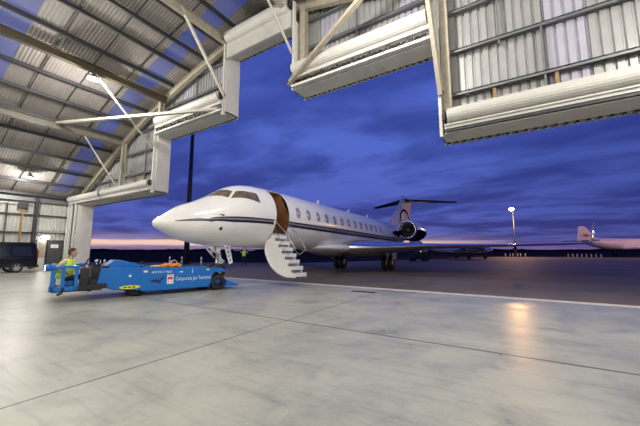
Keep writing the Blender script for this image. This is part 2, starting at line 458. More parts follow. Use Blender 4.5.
# edge posts with cream cover where the opening steps
for x, z0, z1, s_ in ((-31.98, 0, 5.9, -1), (-20.5, 5.4, 10.9, -1), (-13.6, 9.2, 13.9, -1), (-8.56, 9.2, 13.9, 1), (-1.93, 5.5, 10.9, 1), (9.58, 0, 5.9, 1)):
    p = MB().use('white_paint'); p.box(x-.05, x+.05, 11.02, 11.2, z0, z1)
    part(p, 'guide_post', wall_front, label='white steel post at the edge of the door opening')
def girt(x0, x1, z):
    p = MB().use('steel_grey'); p.box(x0, x1, 11.76, 12.03, z-.02, z+.02); p.box(x0, x1, 11.76, 11.79, z-.10, z+.02); p.box(x0, x1, 12.01, 12.03, z, z+.07)
    part(p, 'girt', wall_front)
for z in (7.33, 9.03, 10.65, 12.3):
    for a, c in ((-33.6, -25.85), (-25.55, -20.9), (-1.75, 4.45), (4.75, 11)):
        # clip to roof
        while prof(a) < z+.3 and a < c: a += .2
        while prof(c) < z+.3 and c > a: c -= .2
        if c-a > .5: girt(a, c, z)
for z in (11.7, 13.2):
    for a, c in ((-20.6, -14.0), (-8.1, -1.9)):
        while prof(a) < z+.3 and a < c: a += .2
        while prof(c) < z+.3 and c > a: c -= .2
        if c-a > .5: girt(a, c, z)
for x, z0, z1 in ((1.2, 5.9, 8.75), (0, 8.75, 10.3), (1.9, 10.3, 11.9), (6.2, 5.9, 7.1), (-23, 7.1, 10.3), (-17.2, 10.4, 12.8), (-5.5, 10.4, 12.8), (-28.4, 5.9, 7.6)):
    if z1 > prof(x)-.2: continue
    p = MB().use('steel_grey'); p.box(x-.03, x+.03, 11.80, 11.88, z0, z1*1.03); part(p, 'sag_rod', wall_front)
for x, z0, z1 in ((-.25, 6.3, 7.1), (1.5, 6.3, 7.1), (3.6, 6.3, 7.1), (6.8, 6.3, 7.1), (-24.6, 6.3, 6.9), (-23.2, 6.3, 7.1), (-21.8, 6.3, 7.1)):
    p = MB().use('rust'); p.box(x-.05, x+.05, 11.84, 11.98, z0, z1+.2); part(p, 'hanger_bracket', wall_front, label='rusty orange hanger bracket')
# gable rafter following the roof
p = MB().use('steel_cream')
gx = [XL+.2, -32, -29.5, -27, -24.5, -21.3, -18, -14.7, CXH]; gx = gx + [mir(x) for x in gx[-2::-1]]
for i in range(len(gx)-1):
    p.ibeam((gx[i], 11.55, prof(gx[i])-.48), (gx[i+1], 11.55, prof(gx[i+1])-.48), .24, .42, .025)
part(p, 'rafter', wall_front)

# side and back walls
def side_wall(name, x, s_, label):
    wl = MB().use('side_cladding', False)
    pts = []; k = YB
    ys = [];
    while k < YO: ys += [(k, 0), (k+.17, 0), (k+.195, 1), (k+.245, 1)]; k += .27
    ys = [q for q in ys if q[0] < YO]+[(YO, 0)]
    wl.grid([[(x - s_*.04*v, y, 0) for y, v in ys], [(x - s_*.04*v, y, prof(x)) for y, v in ys]], False)
    wl.grid([[(x - s_*.1, y, 0) for y, v in ys[::40]+[ys[-1]]], [(x - s_*.1, y, prof(x)+.02) for y, v in ys[::40]+[ys[-1]]]], False)
    return struct(wl.build(name, None), label)
wall_left = side_wall('wall_left', XL, 1, 'ribbed pale metal side wall with dark rails')
wall_right = side_wall('wall_right', XR, -1, 'ribbed pale metal side wall on the right')
b = MB().use('cladding', False); clad_strip(b, XL, XR, 0, prof, YB, .5); struct(b.build('wall_back', None), 'ribbed metal rear gable wall')
for wl, x, s_ in ((wall_left, XL, 1), (wall_right, XR, -1)):
    for z, m_ in ((4.5, 'steel_dark'), (3.0, 'steel_dark'), (1.3, 'steel_grey')):
        p = MB().use(m_); a, c = sorted((x+s_*.05, x+s_*.22))
        y1 = 11.4 if z > 2.6 else 8.7
        p.box(a, c, YB+.1, y1, z-.05, z+.05); part(p, 'girt', wl)
    p = MB().use('steel_grey'); a, c = sorted((x+s_*.05, x+s_*.4)); p.box(a, c, YB+.1, 11.4, 5.62, 5.70); a, c = sorted((x+s_*.05, x+s_*.12)); p.box(a, c, YB+.1, 11.4, 5.62, 6.0)
    part(p, 'eave_beam', wl)
    for y in (8.85, -.5, -9):
        p = MB().use('steel_dark'); p.ibeam((x+s_*.3, y, 0), (x+s_*.3, y, prof(x)-.15), .22, .35, .025, (1, 0, 0)); part(p, 'column', wl)
# rusty post, pipe and duct on the left wall
p = MB().use('rust'); p.box(-34.3, -34.16, 7.95, 8.08, 0, 5.0); p.use('steel_dark'); p.box(-34.35, -34.0, 7.7, 8.3, 5.0, 5.5); part(p, 'rusty_post', wall_left, label='rusty brown post with a dark box on top')
p = MB().use('white_paint'); p.tube([(-34.2, 6.3, 5.35), (-34.2, 8.6, 5.4)], .05); part(p, 'pipe', wall_left)
p = MB().use('steel_dark'); p.tube([(-34.25, 7.1, 0), (-34.25, 7.1, 5.5)], .045); part(p, 'downpipe', wall_left)
p = MB().use('white_paint'); p.box(-34.4, -34.15, 9.15, 9.7, 0, 2.45); p.use('steel_cream'); p.box(-34.15, -34.13, 9.2, 9.65, .9, 2.3); part(p, 'service_box', wall_left, label='cream upright service box')

# grey personnel door
d1 = empty('door_1', (-34.33, 10.4, 0)); struct(d1, 'dark grey side door carrying a white notice')
p = MB().use('door_grey'); p.box(0, .06, -.5, .48, .02, 2.3); part(p, 'door_leaf', d1)
p = MB().use('steel_dark'); p.box(-.02, .09, -.58, -.5, 0, 2.4); p.box(-.02, .09, .48, .56, 0, 2.4); p.box(-.02, .09, -.58, .56, 2.3, 2.4); part(p, 'door_frame', d1)
p = MB().use('paper'); p.box(.06, .068, -.3, .22, 1.72, 2.02)
p.use('plane_grey')
for k in range(3): p.box(.068, .07, -.24, .16, 1.78+k*.07, 1.80+k*.07)
part(p, 'notice', d1, label='white paper notice with faint lines')
p = MB().use('chrome'); p.tube([(.06, .36, 1.02), (.12, .36, 1.02), (.12, .26, 1.02)], .012, 8); part(p, 'door_handle', d1)
p = MB().use('lining'); p.box(-.05, .0, .6, 1.0, 0, 2.4)
part(p, 'door_surround', d1)

# ------------------------------------------------------------------ roof
cm_ = MB().use('roof_sheet', False)
xs = [XL-.25] + [XL + (CXH-XL)*i/24 for i in range(1, 25)]; xs = xs + [mir(x) for x in xs[-2::-1]]
SKY = [(3.05, 4.15), (9.55, 10.65), (-5.5, -4.4), (-11.0, -9.9)]
ycuts = sorted([YB-.2, YO+.25] + [v for q in SKY for v in q])
SKX0, SKX1 = -33.4, mir(-33.4)
for i in range(len(ycuts)-1):
    y0, y1 = ycuts[i], ycuts[i+1]
    issky = any(abs(y0-q[0]) < 1e-6 for q in SKY)
    for j in range(len(xs)-1):
        if issky and SKX0 <= (xs[j]+xs[j+1])/2 <= SKX1: continue
        n = cm_.add([(xs[j], y0, prof(xs[j])), (xs[j+1], y0, prof(xs[j+1])), (xs[j+1], y1, prof(xs[j+1])), (xs[j], y1, prof(xs[j]))])
        cm_.face((n, n+1, n+2, n+3))
ceiling = struct(cm_.build('ceiling', None), 'off-white ribbed metal roof sheets between dark purlins')
for y0, y1 in SKY:
    p = MB().use('skylight', False)
    sx_ = [x for x in xs if SKX0-.9 <= x <= SKX1+.9]
    p.grid([[(x, y0, prof(x)+.01) for x in sx_], [(x, y1, prof(x)+.01) for x in sx_]])
    part(p, 'skylight_panel', ceiling, label='bluish translucent roof light strip')
PUR = [-34.0, -32.4, -30.8, -29.25, -27.55, -25.95, -24.2, -22.47, -20.7, -19.3, -17.5, -16.05, -14.45, -12.95]
for x in PUR + [mir(x) for x in PUR]:
    p = MB().use('steel_dark'); z = prof(x)-.02; yv = 11.5
    p.box(x-.045, x+.045, YB+.2, yv, z-.24, z-.03); p.box(x-.045, x+.09, YB+.2, yv, z-.26, z-.235)
    part(p, 'purlin', ceiling)
for i in range(len(PUR)-1):
    for y in ((5.35, 7.2, 9.1) if i % 2 else (5.3, 7.15, 9.0)):
        x0, x1 = PUR[i]+.04, PUR[i+1]-.04
        p = MB().use('steel_dark'); p.bar((x0, y, prof(x0)-.1), (x1, y, prof(x1)-.1), .05, .05); part(p, 'bridging_bar', ceiling)
# long beams carrying the heads of the gable columns
for x, z, m_ in ((-25.7, 9.92, 'beam_grey'), (-19.95, 11.95, 'steel_gold'), (-13.6, 13.75, 'steel_cream'), (-9.0, 13.75, 'steel_cream'), (-2.65, 11.95, 'steel_gold'), (4.6, 9.3, 'steel_cream')):
    p = MB().use(m_); p.ibeam((x, YB+.2, z), (x, 11.4, z), .28, .42, .03); part(p, 'roof_beam', ceiling)
# portal rafters further back
for y in (-.5, -9):
    p = MB().use('steel_cream')
    if y < -1:
        for i in range(len(gx)-1): p.ibeam((gx[i], y, prof(gx[i])-.5), (gx[i+1], y, prof(gx[i+1])-.5), .24, .42, .025)
        part(p, 'rafter', ceiling)

# ------------------------------------------------------------------ roller shutters above each bay
def shutter(nm, x0, x1, z, kind):
    d = empty(nm, ((x0+x1)/2, 11.0, z)); hw = (x1-x0)/2
    lab = {'low': 'rolled-up cream roller shutter over the %s low bay' % ('left' if x0 < CXH else 'right'),
           'mid': 'rolled-up cream roller shutter with slotted fascia over the %s middle bay' % ('left' if x0 < CXH else 'right'),
           'top': 'rolled-up cream roller shutter under the roof ridge'}[kind]
    struct(d, lab)
    p = MB().use('shutter', True)
    if kind == 'low': zc_, r_ = .57, .26
    elif kind == 'mid': zc_, r_ = .90, .31
    else: zc_, r_ = .70, .33
    # ribbed roll: slightly polygonal profile with lath grooves
    prof_ = []
    n = 60; rings = []
    for xx in (-hw+.12, hw-.12):
        rings.append([(xx, -.02 + (r_ + (.002 if k % 3 else -.005))*math.cos(2*PI*k/n), zc_ + (r_ + (.002 if k % 3 else -.005))*math.sin(2*PI*k/n)) for k in range(n)])
    p.loft(rings, True, True, False); part(p, 'shutter_roll', d)
    for sx_ in (-1, 1):
        p = MB().use('black'); p.box(sx_*hw-.05 if sx_ > 0 else -hw, sx_*hw if sx_ > 0 else -hw+.05, -.2, .16, zc_-.18, zc_+.18)
        p.use('steel_dark', True); p.lathe([(0, 0), (0, .12), (.16, .12), (.16, 0)], (sx_*hw-sx_*.12, -.02, zc_), (sx_, 0, 0), 16); part(p, 'end_plate', d)
    if kind == 'low':
        p = MB().use('shutter'); p.box(-hw, hw, -.05, .05, .12, .30); p.box(-hw, hw, -.11, -.05, .22, .27); part(p, 'fascia', d)
        p = MB().use('steel_dark'); p.box(-hw+.02, hw-.02, -.02, .1, .03, .12); part(p, 'bottom_bar', d)
        p = MB().use('white_paint'); p.box(-hw, hw, .1, .2, -.0, .06); part(p, 'bottom_rail', d)
    elif kind == 'mid':
        p = MB().use('shutter'); p.box(-hw, hw, -.08, .05, .40, .60); p.box(-hw, hw, -.13, -.08, .40, .46); part(p, 'fascia', d)
        p = MB().use('steel_dark'); 
        for k in range(9): xx = -hw+.1+k*(2*hw-.2)/8; p.box(xx-.05, xx+.05, -.03, .03, .14, .40)
        part(p, 'slot_frame', d)
        p = MB().use('white_paint'); p.box(-hw, hw, -.1, .12, .02, .13); part(p, 'bottom_rail', d)
    else:
        p = MB().use('shutter'); p.box(-hw, hw, .0, .1, -.45, .42); p.box(-hw, hw, -.02, .1, -.5, -.45); part(p, 'fascia', d)
    return d
shutter('door_2', -33.9, -27.72, 5.5, 'low'); shutter('door_3', -27.62, -20.5, 5.5, 'low')
shutter('door_4', -20.3, -13.6, 9.4, 'mid'); shutter('door_5', -13.4, -8.7, 13.05, 'top')
shutter('door_6', -8.55, -2.1, 9.25, 'mid'); shutter('door_7', -1.8, 9.4, 5.6, 'low')
bpy.data.objects['door_3']['label'] = 'long rolled-up cream shutter right of the short one over the left low bay'
bpy.data.objects['door_2']['label'] = 'short rolled-up cream shutter at the far left end of the door wall'
# guide rails stacked at the left jamb
for x in (-33.9, -33.35, -32.45):
    p = MB().use('white_paint'); p.box(x-.07, x+.07, 10.95, 11.08, 0, 5.9); part(p, 'guide_rail', wall_front)
p = MB().use('steel_grey'); p.box(-34.3, -32.0, 11.2, 11.24, 0, 5.9); part(p, 'jamb_panel', wall_front)
# stay tubes bracing the door head back to the roof beams
def stay(p0, p1, wd, m_='stay_cream', lab=None):
    p = MB().use(m_); p.bar(p0, p1, wd, wd*.8); 
    p.use('steel_dark'); p.bar(Vector(p1)-(Vector(p1)-Vector(p0)).normalized()*.15, p1, wd*1.3, wd*.3)
    part(p, 'brace', wall_front, label=lab)
stay((-25.7, 7.2, 10.1), (-13.8, 11.05, 9.60), .20, 'stay_cream', 'long cream stay tube')
stay((-25.7, 8.85, 9.7), (-25.6, 11.1, 6.4), .09)
stay((-19.95, 7.1, 11.7), (-20.6, 11.0, 8.5), .10)
stay((-13.6, 8.2, 13.9), (-13.4, 11.0, 10.2), .14)
stay((-9.3, 9.9, 13.6), (-8.6, 11.0, 11.1), .10)
stay((-2.9, 9.5, 11.75), (-8.75, 10.95, 9.52), .20, 'steel_cream', 'long cream stay tube of the right middle bay')
stay((-2.15, 10.3, 12.0), (-1.87, 10.98, 7.0), .16, 'steel_cream')

# ------------------------------------------------------------------ high bay lamps
def lamp_unit(loc, label, power=1500, drop=.32):
    o = empty('high_bay_lamp', loc, 0, label, 'lamp', 'high bay lamps under the hangar roof')
    p = MB().use('steel_grey', True); p.lathe([(0.32, .02), (.32, .09), (.18, .12), (.10, .20), (.0, .30), (-.02, .30), (.0, .28), (.09, .18)], (0, 0, 0), (0, 0, 1), 20); part(p, 'housing', o)
    p = MB().use('lamp_white', True); p.lathe([(.0, 0), (-.03, .1), (-.02, .2), (.03, .26)], (0, 0, 0), (0, 0, 1), 20); part(p, 'diffuser', o)
    p = MB().use('steel_dark'); p.tube([(0, 0, .3), (0, 0, .3+drop)], .02, 8); p.box(-.12, .12, -.03, .03, .3+drop, .34+drop); part(p, 'bracket', o)
    l = bpy.data.lights.new('bulb', 'POINT'); l.energy = power; l.color = (1, .95, .885); l.shadow_soft_size = .16
    lo = bpy.data.objects.new('bulb', l); COL.objects.link(lo); lo.parent = o; lo.location = (0, 0, -.25)
    return o
PW = 1180
lamp_unit((-19.6, 6.9, 11.2), 'glowing high bay lamp hanging below the brown roof beam', PW)
lamp_unit((-31.0, 7.46, 7.05), 'glowing high bay lamp near the left wall, low under the eave', PW*.45)
k = 0
for x, nm in ((-28, 'far left row'), (-17.5, 'left of the ridge'), (-5, 'right of the ridge'), (5.6, 'right row')):
    for y, nn_ in ((-1.5, 'just behind the camera'), (-9, 'at the rear of the hangar')):
        lamp_unit((x, y, prof(x)-1.7), 'high bay lamp in the %s, %s' % (nm, nn_), PW)
lamp_unit((-3.2, 7.2, 11.0), 'high bay lamp right of the ridge near the door wall', PW)
lamp_unit((5.4, 7.2, 8.5), 'high bay lamp in the right row near the door wall', PW)
# bulkhead light by the side door
o = empty('bulkhead_light', (-34.0, 9.6, 2.62), 0, 'small bright bulkhead light beside the grey side door', 'lamp')
p = MB().use('steel_dark'); p.box(-.15, -.05, -.22, .22, -.1, .1); part(p, 'back_box', o)
p = MB().use('lamp_white', True); p.blob((-.0, 0, 0), .12, .3, .14); part(p, 'lens', o)
l = bpy.data.lights.new('bulb', 'POINT'); l.energy = 25; l.color = (1, .93, .82); l.shadow_soft_size = .1
lo = bpy.data.objects.new('bulb', l); COL.objects.link(lo); lo.parent = o; lo.location = (.25, 0, 0)

# ================================================================== the business jet
SC = 1.04
jet = empty('business_jet', (-10.0*SC, 22.0*SC, 0), 0, 'large white twin engine business jet with open airstair and navy stripe', 'aircraft')
jet.scale = (SC, SC, SC); jet.rotation_euler = (-.02, 0, 0)
ZG = .0
def J(x, s, z): return (x, s-16.55, z-.05)
TS = [0, .05, .15, .3, .6, .92, 1.34, 1.93, 2.47, 2.9, 3.28, 3.95, 5, 12, 21, 23, 25, 27, 28.6, 29.8]
TT = [2.09, 2.2, 2.29, 2.38, 2.60, 2.80, 2.98, 3.27, 3.60, 3.84, 3.98, 4.11, 4.15, 4.15, 4.15, 4.14, 4.06, 3.88, 3.62, 3.35]
BS = [0, .05, .15, .3, .68, 1.07, 1.9, 3, 5, 12, 18, 20, 22, 24, 26, 28, 29.8]
BB = [2.09, 2.0, 1.93, 1.86, 1.70, 1.57, 1.44, 1.40, 1.40, 1.40, 1.42, 1.52, 1.78, 2.15, 2.55, 2.92, 3.2]
WS = [0, .05, .15, .3, .68, 1.07, 1.9, 2.5, 3.3, 4, 5, 12, 20, 22, 24, 26, 28, 29.8]
WW = [.001, .11, .22, .34, .55, .73, 1.0, 1.14, 1.27, 1.33, 1.36, 1.36, 1.36, 1.26, 1.05, .78, .46, .10]
def fus(s, a):
    """a: angle, 0 = port side (+x), 90 = top"""
    T, B, W = pchip(TS, TT, s), pchip(BS, BB, s), pchip(WS, WW, s)
    c = T - (T-B)*.5; hz = (T-B)/2
    return (W*math.cos(a), s, c + hz*math.sin(a))
def ang_for_z(s, z):
    T, B = pchip(TS, TT, s), pchip(BS, BB, s); c = (T+B)/2; h = (T-B)/2
    return math.asin(max(-1, min(1, (z-c)/h)))
def fus_off(s, a, off):
    p = Vector(fus(s, a)); c = Vector((0, s, (pchip(TS, TT, s)+pchip(BS, BB, s))/2)); d = (p-c)
    W, h = max(pchip(WS, WW, s), .02), max((pchip(TS, TT, s)-pchip(BS, BB, s))/2, .02)
    n = Vector((d.x/W**2, 0, d.z/h**2)).normalized()
    return J(*(p + n*off))
DS0, DS1 = 4.62, 5.50                                    # door opening
DA0, DA1 = R(-34), R(58)
ss = sorted(set([0, .02, .05, .1, .15, .22, .3, .45, .6, .75, .92, 1.1, 1.34, 1.6, 1.93, 2.2, 2.47, 2.7, 2.9, 3.1, 3.28, 3.6, 3.95, DS0, 4.85, DS1] + [5.6+i*.8 for i in range(19)] + [20.5, 21, 21.5, 22, 22.7, 23.4, 24, 25, 26, 27, 28, 28.6, 29.2, 29.8]))
angs = sorted(set([R(-180+360*i/56) for i in range(56)] + [DA0, DA1]))
b = MB().use('plane_white', True); idx = {}
for i, s_ in enumerate(ss):
    k0 = b.add([J(*fus(s_, a)) for a in angs]); idx[i] = k0
for i in range(len(ss)-1):
    for j in range(len(angs)):
        a0 = angs[j]; j2 = (j+1) % len(angs)
        sm_ = (ss[i]+ss[i+1])/2
        if DS0-1e-4 < sm_ < DS1 and DA0-1e-4 <= a0 < DA1-1e-4: continue
        b.face((idx[i]+j, idx[i]+j2, idx[i+1]+j2, idx[i+1]+j))
# cheat line: three thin bands that follow the hull
def zl(s): return pchip([.25, 1.0, 2.2, 3.6, 5, 22], [2.14, 2.27, 2.42, 2.50, 2.53, 2.56], s)
for side in (1, -1):
    for lo_, hi_, m_ in ((-.14, -.05, 'plane_navy'), (-.05, .02, 'plane_grey'), (.02, .075, 'plane_navy')):
        seg = [.5+i*.25 for i in range(84)]
        for part_ in ([s for s in seg if s <= DS0+.1], [s for s in seg if s >= DS1-.1]):
            if side > 0:
                part_ = [min(s, DS0) if s < 5 else max(s, DS1) for s in part_]
            b.use(m_)
            rows = []
            for s_ in part_:
                sc_ = min(1, .12+(s_-.5)*.45)
                if s_ > 5: sc_ = min(1.45, 1+.06*(s_-4))
                r_ = []
                for z in (zl(s_)+lo_*sc_, zl(s_)+hi_*sc_):
                    a = ang_for_z(s_, z); a = a if side > 0 else PI-a
                    r_.append(fus_off(s_, a, .008))
                rows.append(r_)
            b.grid(rows)
fuselage = part(b, 'fuselage', jet)
# radome line, panels, pitot probes, beacon
def patch(poly, off, b, n=5):
    """poly = 4 corners (s, angle) mapped on to the hull"""
    (a, c, d, e) = poly; rows = []
    for i in range(n+1):
        u = i/n; r_ = []
        for j in range(n+1):
            v = j/n
            s_ = (a[0]*(1-u)+c[0]*u)*(1-v) + (e[0]*(1-u)+d[0]*u)*v
            g_ = (a[1]*(1-u)+c[1]*u)*(1-v) + (e[1]*(1-u)+d[1]*u)*v
            r_.append(fus_off(s_, g_, off))
        rows.append(r_)
    b.grid(rows)
for side in (1, -1):
    def P(s_, g): return (s_, R(g)) if side > 0 else (s_, PI-R(g))
    for poly in ((P(1.55, 74), P(2.62, 78), P(2.78, 45), P(1.98, 50)), (P(2.05, 46), P(2.88, 43), P(3.95, 33), P(3.12, 26))):
        pass
    b1 = MB().use('glass_cockpit', True); patch((P(1.93, 86), P(2.56, 86), P(2.74, 58), P(2.40, 46)), .012, b1, 8)
    part(b1, 'windscreen', jet, label='brown-tinted cockpit windscreen')
    b1 = MB().use('glass_cockpit', True); patch((P(2.48, 42), P(2.84, 55), P(3.70, 41), P(3.72, 20)), .012, b1, 8)
    part(b1, 'cockpit_side_window', jet, label='brown-tinted cockpit side window')
# cabin windows
def oval(s0, z0, rs, rz, side, off, n=20):
    pts = []
    for k in range(n):
        th = 2*PI*k/n; cs, sn = math.cos(th), math.sin(th)
        cs = math.copysign(abs(cs)**.8, cs); sn = math.copysign(abs(sn)**.8, sn)
        z = z0+rz*sn; s_ = s0+rs*cs; a = ang_for_z(s_, z); a = a if side > 0 else PI-a
        pts.append(fus_off(s_, a, off))
    return pts
for side in (1, -1):
    for i in range(13):
        s_ = 6.22+i*.887
        b1 = MB().use('window_trim', True)
        o1, o2, o3 = oval(s_, 3.10, .175, .265, side, .006), oval(s_, 3.10, .175, .265, side, .014), oval(s_, 3.10, .15, .22, side, .010)
        b1.loft([o1, o2, o3], True, False); b1.use('cabin_glass'); n = b1.add(o3); b1.face(range(n, n+20))
        part(b1, 'cabin_window', jet)
# small details on the nose
for s_, g in ((2.0, 8), (1.6, -2)):
    b1 = MB().use('black', True); b1.tube([fus_off(s_, R(g), 0), fus_off(s_, R(g), .10), tuple(Vector(fus_off(s_, R(g), .10))+Vector((0, -.22, 0)))], .018, 8); part(b1, 'pitot_probe', jet)
b1 = MB().use('black', True); b1.loft([oval(2.0, 2.02, .06, .06, 1, .006), oval(2.0, 2.02, .05, .05, 1, .014)], True, True); part(b1, 'air_inlet', jet)
for s_ in (9.8, 13.9, 17.2):
    b1 = MB().use('plane_white'); b1.prism([(s_, 4.12), (s_+.3, 4.12), (s_+.32, 4.42), (s_+.2, 4.42)], lambda u, v: J(-.02, u, v), lambda u, v: J(.02, u, v)); part(b1, 'blade_antenna', jet)
# belly fairing
b1 = MB().use('plane_white', True); rings = []
for s_ in [8.6+i*.5 for i in range(24)]:
    u = (s_-8.6)/11.5; e = math.sin(PI*min(1, max(0, u)))**.45 if 0 < u < 1 else .02
    W = .35+1.35*e; zt = 1.6+.35*e; zb = 1.50-.36*e
    rings.append([J(W*math.cos(2*PI*k/28)**1 if True else 0, s_, (zt+zb)/2 + (zt-zb)/2*math.sin(2*PI*k/28)) for k in range(28)])
b1.loft(rings, True, True); part(b1, 'belly_fairing', jet)
# wings
def airfoil(n=14):
    top = []; bot = []
    for i in range(n+1):
        x = (1-math.cos(PI*i/n))/2; y = .5*(1.45*math.sqrt(x)-.65*x-1.75*x*x+1.4*x**3-.5*x**4)*1.15
        top.append((x, max(y, .01))); bot.append((x, -max(y*.8, .01)))
    return top + bot[-2:0:-1]
AF = airfoil()
def wing(side):
    b1 = MB().use('wing_grey', True)
    st = [(.6, 10.9, 7.4, 1.52, 1.15), (1.6, 11.4, 6.8, 1.56, 1.15), (3.0, 12.5, 5.7, 1.62, .80), (5.2, 14.0, 4.5, 1.74, .38), (9.0, 16.7, 3.3, 1.84, .20), (12.5, 19.2, 2.1, 1.98, .16), (13.9, 20.3, 1.6, 2.06, .12), (14.25, 20.7, 1.4, 2.15, .10), (14.45, 21.1, 1.25, 2.50, .08), (14.72, 22.0, .62, 3.55, .05)]
    rings = []
    for i, (l, le, ch, z, th) in enumerate(st):
        rg = []
        for x, y in AF:
            off = y*th*1.9
            if i < 8: rg.append(J(side*l, le+x*ch, z+off))
            else: rg.append(J(side*(l-off), le+x*ch, z))
        rings.append(rg)
    b1.loft(rings, True, True)
    # leading edge slats in bare metal
    nq = len(AF)
    for fi in range(len(b1.f)):
        f = b1.f[fi]
        if len(f) == 4 and all((v % nq) in (0, 1, 2, 3, 4, nq-1, nq-2, nq-3, nq-4) for v in f):
            b1.use('polished'); b1.m[fi] = b1.mats.index('polished')
    part(b1, 'wing', jet)
    # flap track fairings
    for l, s0, z in ((4.2, 17.4, 1.5), (7.0, 18.0, 1.6), (10.0, 19.0, 1.72)):
        f1 = MB().use('wing_grey', True); f1.lathe([(0, .01), (.3, .10), (.9, .13), (1.6, .09), (2.1, .01)], J(side*l, s0, z), (0, 1, 0), 12); part(f1, 'flap_track_fairing', jet)
    f1 = MB().use('nav_light', True); c = J(side*14.46, 21.35, 2.85); f1.blob(c, .02, .045, .04, 8, 5); part(f1, 'navigation_light', jet)
wing(1); wing(-1)
# engines
def engine(side):
    z0, l0, s0 = 3.36, 2.25*side, 20.6
    e = MB().use('plane_white', True); prf = [(0.5, .62), (.12, .65), (.03, .69), (0, .74), (.03, .80), (.15, .85), (.6, .91), (1.6, .93), (2.8, .88), (4.0, .70), (4.9, .50), (5.0, .44), (4.6, .42)]
    e.lathe(prf, J(l0, s0, z0), (0, 1, 0), 36)
    for i, f in enumerate(e.f):
        zc_ = sum(e.v[k][2] for k in f)/len(f); yc_ = sum(e.v[k][1] for k in f)/len(f) - J(0, s0, 0)[1]
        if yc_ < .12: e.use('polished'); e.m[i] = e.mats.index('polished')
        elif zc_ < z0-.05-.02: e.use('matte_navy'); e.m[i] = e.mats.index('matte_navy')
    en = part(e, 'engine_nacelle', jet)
    f = MB().use('black', True); f.lathe([(.48, .63), (.55, .0)], J(l0, s0, z0), (0, 1, 0), 24); f.use('plane_grey'); f.lathe([(.2, .0), (.35, .10), (.5, .16)], J(l0, s0, z0), (0, 1, 0), 16)
    f.use('blade')
    for k in range(22):
        a = 2*PI*k/22; d = Vector((math.cos(a), 0, math.sin(a))); td = Vector((-math.sin(a), 0, math.cos(a))); c = Vector(J(l0, s0, z0))
        n = f.add([c+d*.15+td*.02+Vector((0, .40, 0)), c+d*.57+td*.04+Vector((0, .42, 0)), c+d*.57-td*.05+Vector((0, .50, 0)), c+d*.15-td*.03+Vector((0, .47, 0))]); f.face((n, n+1, n+2, n+3), False)
    part(f, 'fan', en)
    f = MB().use('steel_dark', True); f.lathe([(4.6, .40), (5.1, .22), (5.5, .02)], J(l0, s0, z0), (0, 1, 0), 20); part(f, 'exhaust_cone', en)
    q = MB().use('matte_navy', True)
    rings = [[J(side*l, sa+x*ch, z+y*.9) for x, y in AF] for l, sa, ch, z in ((.8, 19.2, 6.0, 2.98), (1.75, 19.9, 5.0, 3.08))]
    q.loft(rings); part(q, 'engine_pylon', jet)
engine(1); engine(-1)
# fin and tailplane
b1 = MB().use('matte_white', True)
st = [(3.85, 21.3, 8.1, .10), (4.2, 22.1, 7.3, .34), (5.0, 23.6, 5.8, .36), (6.2, 25.3, 4.4, .34), (7.15, 26.4, 3.7, .34), (7.5, 26.6, 3.8, .30), (7.62, 26.9, 3.1, .05)]
b1.loft([[J(y*th*1.6, sa+x*ch, z) for x, y in AF] for z, sa, ch, th in st], True, True)
fin = part(b1, 'fin', jet)
for side in (1, -1):      # dark hoop painted on the fin
    q = MB().use('matte_navy')
    rows = []
    for k in range(17):
        a = PI*(k/16)*1.25-.55; rows.append([J(side*.20, 27.0-math.cos(a)*r_*1.55, 5.0+math.sin(a)*r_*1.05) for r_ in (.86, 1.06)])
    q.grid(rows); part(q, 'fin_marking', fin, label='dark painted hoop on the fin')
for side in (1, -1):
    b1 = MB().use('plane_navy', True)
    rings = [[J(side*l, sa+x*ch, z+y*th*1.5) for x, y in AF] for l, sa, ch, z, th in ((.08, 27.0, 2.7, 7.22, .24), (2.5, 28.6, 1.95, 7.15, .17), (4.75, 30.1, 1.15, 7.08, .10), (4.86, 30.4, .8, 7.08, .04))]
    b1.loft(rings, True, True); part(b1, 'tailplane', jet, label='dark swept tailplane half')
# entrance: brown panelled lobby behind the door opening
b1 = MB().use('wood_brown'); x0 = .35
b1.grid([[J(x0, DS0-.02, 1.72), J(x0, DS1+.02, 1.72)], [J(x0, DS0-.02, 3.95), J(x0, DS1+.02, 3.95)]], False)
for s_ in (DS0-.01, DS1+.01): b1.grid([[J(x0, s_, 1.9), J(1.10, s_, 1.98)], [J(x0, s_, 2.8), J(1.355, s_, 2.8)], [J(x0, s_, 3.9), J(.75, s_, 3.93)]], False)
b1.grid([[J(x0, DS0-.02, 3.93), J(x0, DS1+.02, 3.93)], [J(.8, DS0-.02, 3.93), J(.8, DS1+.02, 3.93)]], False)
b1.use('plane_grey'); b1.grid([[J(x0, DS0-.02, 2.0), J(x0, DS1+.02, 2.0)], [J(1.13, DS0-.02, 2.0), J(1.13, DS1+.02, 2.0)]], False)
part(b1, 'entrance_lobby', jet, label='brown panelled lobby inside the open door')
l = bpy.data.lights.new('lobby_lamp', 'POINT'); l.energy = 4; l.color = (1, .85, .65); l.shadow_soft_size = .08
lo = bpy.data.objects.new('lobby_lamp', l); COL.objects.link(lo); lo.parent = jet; lo.location = J(.62, 4.86, 3.7)
